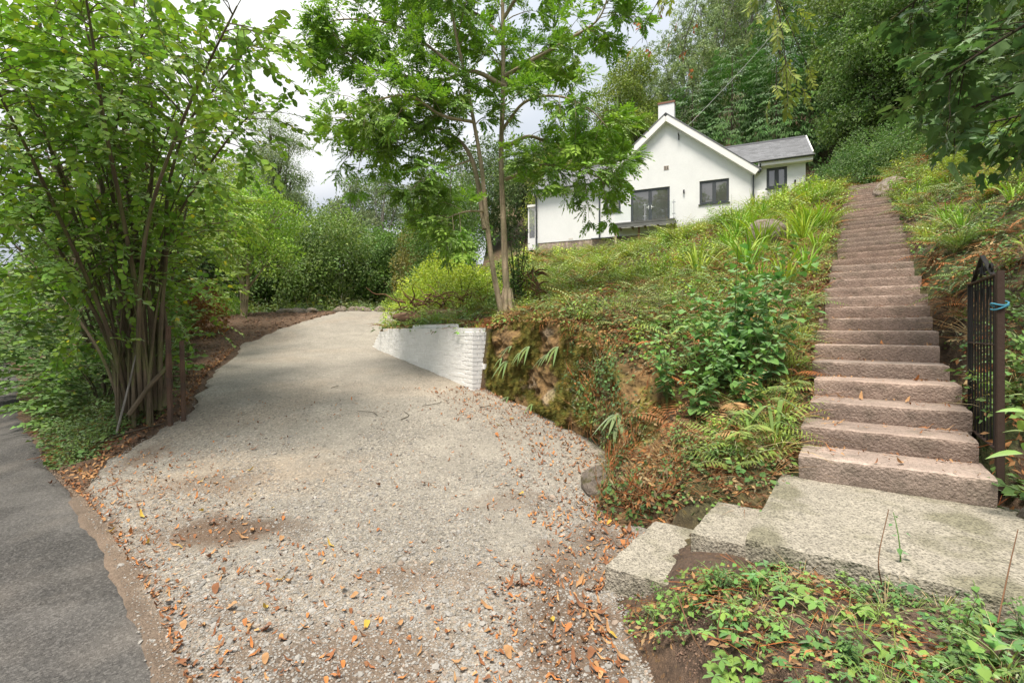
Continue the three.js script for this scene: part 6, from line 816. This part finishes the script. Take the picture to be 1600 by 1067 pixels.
// fallen leaves: the larger ones each lie by themselves, the rest as litter
{
  const r = rng(771), shapes = [1, 2, 3, 4, 5].map((k) => { const q = rng(780 + k), long = k > 2, g = leaf(long ? 0.13 : 0.085, long ? 0.036 : 0.055, 6, 0.25 + 0.4 * q(), long ? -0.5 - q() : -0.3 + q(), 0.42, 0.8), P = g.attributes.position, f = (q() - 0.5) * 5; for (let i = 0; i < P.count; i++) { const z = P.getZ(i); P.setX(i, P.getX(i) + f * z * z * 0.6); P.setY(i, P.getY(i) + 0.012 * Math.sin(z * 60 + q())); } g.computeBoundingBox(); g.translate(0, -g.boundingBox.min.y, -(long ? 0.065 : 0.04)); g.computeVertexNormals(); return g; });
  const kinds = [['tan', C(0.4, 0.225, 0.1)], ['brown', C(0.22, 0.095, 0.042)], ['yellow', C(0.5, 0.34, 0.05)], ['orange', C(0.4, 0.16, 0.05)]].map(([n, c]) => [n, new THREE.MeshPhysicalMaterial({ color: c, roughness: 0.95, transmission: 0.2, side: THREE.DoubleSide })]);
  const lift = (x, d) => lowY(x, d) + 0.02 + (fbm(x * 3, d * 3, 4, 191) - 0.5) * 0.035, inDrive = (x, d) => x < driveRight(d) + 0.1;
  const zones = [['on the stones where the drive meets the lane', 'leaves at the mouth of the drive', () => { const d = mix(2.1, 6.4, r()); return [roadEdge(d) + 0.08 + Math.pow(r(), 2.1) * 1.7, d]; }, 110], ['on the drive beside the lowest treads', 'leaves beside the lowest treads', () => { const d = mix(2.1, 4.4, r()); return [driveRight(d) - 0.05 - Math.pow(r(), 1.5) * 0.75, d]; }, 75], ['on the drive below the mossy bank', 'leaves below the mossy bank', () => { const d = mix(4.4, 8.7, r()); return [driveRight(d) - 0.05 - Math.pow(r(), 1.6) * 1.1, d]; }, 85], ['out on the open drive', 'leaves on the open drive', () => { const d = mix(2.3, 8, r()); return [mix(driveLeft(d) + 0.8, driveRight(d) - 0.6, r()), d]; }, 12]];
  for (const [where, group, pick, n] of zones) for (let k = 0; k < n; k++) {
    const [x, d] = pick(), w = r(), kd = where.includes('lane') ? (w < 0.5 ? 0 : w < 0.7 ? 1 : w < 0.84 ? 2 : 3) : (w < 0.3 ? 0 : w < 0.72 ? 1 : w < 0.76 ? 2 : 3), m = shadowed(new THREE.Mesh(shapes[Math.floor(r() * 5)], kinds[kd][1])); m.name = numbered('fallen_leaf'); m.position.copy(V(x, lift(x, d), d)); m.rotation.set((r() - 0.5) * 0.5, r() * 6.28, (r() - 0.5) * 0.6); m.scale.setScalar(0.4 + 0.45 * r()); scene.add(m); tag(m, `${kinds[kd][0]} dry leaf lying ${where}`, 'leaf', group);
  }
  const treads = [[0, 0.1, -0.12], [0, -0.35, -0.3], [1, -0.3, -0.25], [1, 0.3, -0.36], [1, 0.42, -0.35], [2, 0.2, -0.38], [2, -0.3, -0.36], [2, -0.15, -0.38], [3, 0.3, -0.36], [3, -0.3, -0.37], [5, 0.05, -0.38]];
  for (const [n, b, a] of treads) { const [x, d] = stairAt(n * ST.run - a, b), m = shadowed(new THREE.Mesh(shapes[2 + Math.floor(r() * 3)], kinds[r() < 0.6 ? 0 : 3][1])); m.name = numbered('fallen_leaf'); m.position.copy(V(x, ST.y + n * ST.rise + 0.006, d)); m.rotation.set((r() - 0.5) * 0.3, r() * 6.28, (r() - 0.5) * 0.3); m.scale.setScalar(0.6 + 0.4 * r()); scene.add(m); tag(m, 'dry leaf lying on one of the bottom steps', 'leaf', 'leaves on the bottom steps'); }
  const list = shapes.map(() => []), cs = kinds.map((k) => k[1].color); for (let k = 0; k < 3800; k++) { const z = zones[[0, 1, 2, 2, 0, 1, 0, 2, 3][k % 9]], [x, d] = z[2](), c = cs[[1, 0, 3, 1, 1][Math.floor(r() * 5)]], t = tint(r, 0.3, 0.1); list[k % 5].push({ m: trs(V(x, lift(x, d) - 0.004, d), eul((r() - 0.5) * 0.6, r() * 6.28, (r() - 0.5) * 0.6), 0.16 + 0.3 * r()), c: C(c.r * t.r, c.g * t.g, c.b * t.b) }); }
  for (let k = 0; k < 700; k++) { const d = mix(5.2, 13, r()), x = driveLeft(d) - 0.1 - 0.5 * r() * r(); const c = cs[Math.floor(r() * 2)]; list[k % 5].push({ m: trs(V(x, groundY(x, d) + 0.03, d), eul((r() - 0.5), r() * 6.28, (r() - 0.5)), 0.25 + 0.4 * r()), c }); }
  for (let k = 0; k < 420; k++) { const n = Math.floor(Math.pow(r(), 1.5) * 20), back = r() < 0.7, [x, d] = stairAt(n * ST.run + (back ? 0.36 + 0.07 * r() : 0.4 * r()), (r() < 0.5 ? Math.sign(r() - 0.5) * (0.3 + 0.24 * r()) : (r() - 0.5))); const c = cs[Math.floor(r() * 2)]; list[k % 5].push({ m: trs(V(x, ST.y + n * ST.rise + 0.008, d), eul((r() - 0.5), r() * 6.28, (r() - 0.5)), 0.12 + 0.25 * r()), c }); }
  list.forEach((l, k) => tag(instances('leaf_scraps', shapes[k], mat({ roughness: 1, side: THREE.DoubleSide }), l), 'small scraps of dead leaf on the drive edges and steps'));
}
// sticks, roots and odds and ends
{
  const r = rng(801), bark = darkBark, root = mat({ map: barkMap(811, [0.2, 0.105, 0.055], [0.12, 0.08, 0.05], 0.5), roughness: 1 });
  const stick = (name, label, group, pts, r0, r1, m = bark, cat = 'stick') => solo(name, tube(spline(pts.map(([x, y, d]) => V(x, y, d)), 14), taper(r0, r1, 15), 7), m, label, cat, group);
  const g0 = (x, d, h = 0.03) => [x, groundY(x, d) + h, d];
  stick('stick', 'fallen stick on the soil below the hazel', null, [g0(-5.6, 6.5), g0(-5.3, 6.75, 0.06), g0(-5.0, 7.0, 0.05)], 0.02, 0.012); stick('stick', 'leaning dead stick propped against the hazel stems', null, [g0(-5.5, 6.75), [-5.45, 0.9, 6.9], [-5.42, 1.35, 7.0]], 0.016, 0.01, birchBark);
  stick('stick', 'bent mossy log leaning into the hazel base', null, [g0(-5.4, 6.85, 0.25), [-5.15, 0.95, 6.95], [-4.95, 1.25, 7.1]], 0.035, 0.03, hazelBark);
  for (const [x, d, l, a] of [[-1.4, 7.6, 0.5, 0.5], [-2.0, 7.2, 0.35, 2.3], [-1.6, 7.0, 0.4, 1.2], [-0.5, 7.5, 0.25, 0.3], [-3.2, 8.6, 0.2, 0.8]]) stick('twig', 'thin dark twig lying on the open drive', 'twigs on the drive', [[x, lowY(x, d) + 0.03, d], [x + Math.cos(a) * l * 0.5, lowY(x, d) + 0.05, d + Math.sin(a) * l * 0.5], [x + Math.cos(a + 0.5) * l, lowY(x + Math.cos(a) * l, d + Math.sin(a) * l) + 0.025, d + Math.sin(a + 0.5) * l]], 0.006, 0.003);
  // old stakes beside the hazel
  for (const [x, d, h, w] of [[-4.98, 7.0, 1.55, 0.055], [-4.86, 7.12, 1.3, 0.05]]) { const g = roughBlock(w, h, w * 1.1, 77, 3, 20, 3, 0.02, 0.01); const m = solo('wooden_stake', g, mat({ map: barkMap(821, [0.13, 0.08, 0.055], [0.08, 0.06, 0.05], 0.5), bumpMap: barkBump, bumpScale: 0.02, roughness: 1 }), h > 1.4 ? 'taller weathered brown stake beside the hazel stems' : 'shorter weathered brown stake beside the hazel stems', 'stake'); m.position.copy(V(x, groundY(x, d) + h - 0.1, d)); m.rotation.z = 0.03; }
  // torn root pile above the brick wall
  const rp = thing('root_pile', 'heap of torn brown roots and earth beside the ash trunk', 'roots', [-1.75, groundY(-1.75, 12.4), -12.4]);
  part('earth', (() => { const g = stoneGeo(831, 3, 1); g.scale(1.2, 0.2, 0.7); return g; })(), mat({ map: litterMap, color: C(0.17, 0.1, 0.06), roughness: 1 }), rp);
  for (let k = 0; k < 90; k++) { const a = r() * 6.28, l = 0.4 + 0.8 * r(), p = new V3((r() - 0.5) * 2.2, 0.08 + 0.5 * r(), (r() - 0.5) * 1.0), pts = [p]; let d = new V3(Math.cos(a), (r() - 0.3) * 0.9, Math.sin(a)); for (let q = 0; q < 4; q++) { d = d.clone().addScaledVector(ballDir(r), 0.55).normalize(); pts.push(pts[pts.length - 1].clone().addScaledVector(d, l / 4)); pts[pts.length - 1].y = Math.max(0.05, pts[pts.length - 1].y); } part('root', tube(spline(pts, 10), taper(0.01 + 0.028 * r() * r(), 0.004, 11), 6), root, rp); }
  const st = thing('tree_stump', 'upturned torn stump standing just behind the ash trunk', 'stump', [0.35, groundY(0.35, 10.6), -10.6]);
  part('stump', (() => { const g = stoneGeo(841, 3, 1); g.scale(0.26, 0.45, 0.24); g.translate(0, 0.3, 0); return g; })(), root, st); for (let k = 0; k < 34; k++) { const a = r() * 6.28, y = 0.1 + 0.65 * r(), p = new V3(Math.cos(a) * 0.16, y, Math.sin(a) * 0.16), e = p.clone().add(new V3(Math.cos(a) * 0.3, (r() - 0.5) * 0.4, Math.sin(a) * 0.3)); part('root', tube([p, p.clone().lerp(e, 0.5).addScaledVector(ballDir(r), 0.06), e], [0.03, 0.018, 0.006], 6), root, st); }
  const pp = tube([V(-2.55, 1.95, 12.7), V(-2.35, 2.06, 12.75), V(-2.15, 2.16, 12.8)], 0.035, 8); solo('plastic_pipe', pp, mat({ color: C(0.45, 0.52, 0.58), roughness: 0.4 }), 'pale blue plastic pipe lying above the brick wall', 'pipe');
  // rusty wire netting along the bank top
  const wf = thing('wire_fence', 'sagging rusty wire netting along the top of the bank', 'fence', [0, 0, 0]), wire = mat({ color: C(0.09, 0.055, 0.04), roughness: 0.9 }), line = (t) => { const [x, d] = [mix(1.3, 3.3, t), mix(6.9, 6.2, t)]; return [x, highY0(x, d), d]; };
  for (let k = 0; k < 4; k++) part('wire', tube(Array.from({ length: 14 }, (_, q) => { const [x, y, d] = line(q / 13); return V(x, y + 0.08 + k * 0.14 + 0.02 * Math.sin(q * 1.7 + k), d); }), 0.0028, 4), wire, wf);
  for (let k = 0; k < 15; k++) { const [x, y, d] = line(k / 14); part('upright_wire', tube([V(x, y, d), V(x + 0.02 * (r() - 0.5), y + 0.3, d), V(x + 0.03 * (r() - 0.5), y + 0.52, d)], 0.0022, 4), wire, wf); }
  // dead stalks in the foreground
  for (const [a, b, c] of [[[1.75, 0.5, 2.3], [1.72, 0.62, 2.28], [1.9, 0.8, 2.45]], [[2.0, 0.5, 2.0], [2.2, 0.65, 2.15], [2.5, 0.72, 2.4]], [[0.95, 0.28, 2.1], [0.9, 0.36, 2.12], [0.93, 0.5, 2.15]], [[0.8, 0.42, 2.35], [0.83, 0.3, 2.15], [0.98, 0.2, 2.0]]]) stick('dead_stalk', 'dead brown stalk on the bank before the landing', 'dead stalks before the landing', [a, b, c], 0.0035, 0.002, root, 'stalk');
}

// crumbs of earth on the bare ground
{
  const r = rng(851), geos = [1, 2, 3].map((k) => stoneGeo(850 + k, 0, 0.75)), lists = geos.map(() => []);
  const add = (x, d, s, c) => lists[Math.floor(r() * 3)].push({ m: trs(V(x, groundY(x, d) + s * 0.1, d), eul(r() * 3, r() * 6, r() * 3), new V3(s, s * (0.6 + 0.5 * r()), s * (0.7 + 0.6 * r()))), c });
  for (let k = 0; k < 9000; k++) { const x = mix(0.6, 1.5, r() * r()), d = mix(1.2, 3.0, r()); if (onSteps(x, d) || !hillSide(x, d)) continue; const q = 0.7 + 0.7 * r(); add(x, d, 0.0025 + 0.007 * r() * r(), C(0.17 * q, 0.11 * q, 0.08 * q)); }
  for (let k = 0; k < 9000; k++) { const d = mix(6.2, 19.5, Math.pow(r(), 1.3)), x = driveLeft(d) - 0.1 - r() * 4.2; if (x < roadEdge(d) + 0.3) continue; const q = 0.6 + 0.8 * r(); add(x, d, (0.008 + 0.03 * r() * r()) * (0.7 + d / 14), C(0.16 * q, 0.1 * q, 0.065 * q)); }
  for (let k = 0; k < 3000; k++) { const d = mix(2.0, 6.4, r()), x = roadEdge(d) + 0.02 + 0.4 * r() * r(); const q = 0.7 + 0.9 * r(); lists[k % 3].push({ m: trs(V(x, lowY(x, d) + 0.008, d), eul(r() * 3, r() * 6, r() * 3), 0.003 + 0.007 * r() * r()), c: C(0.2 * q, 0.15 * q, 0.11 * q) }); }
  lists.forEach((l, k) => tag(instances('soil_crumbs', geos[k], mat({ roughness: 1 }), l), 'loose crumbs of brown earth on the bare soil'));
}
renderer.render(scene, camera);
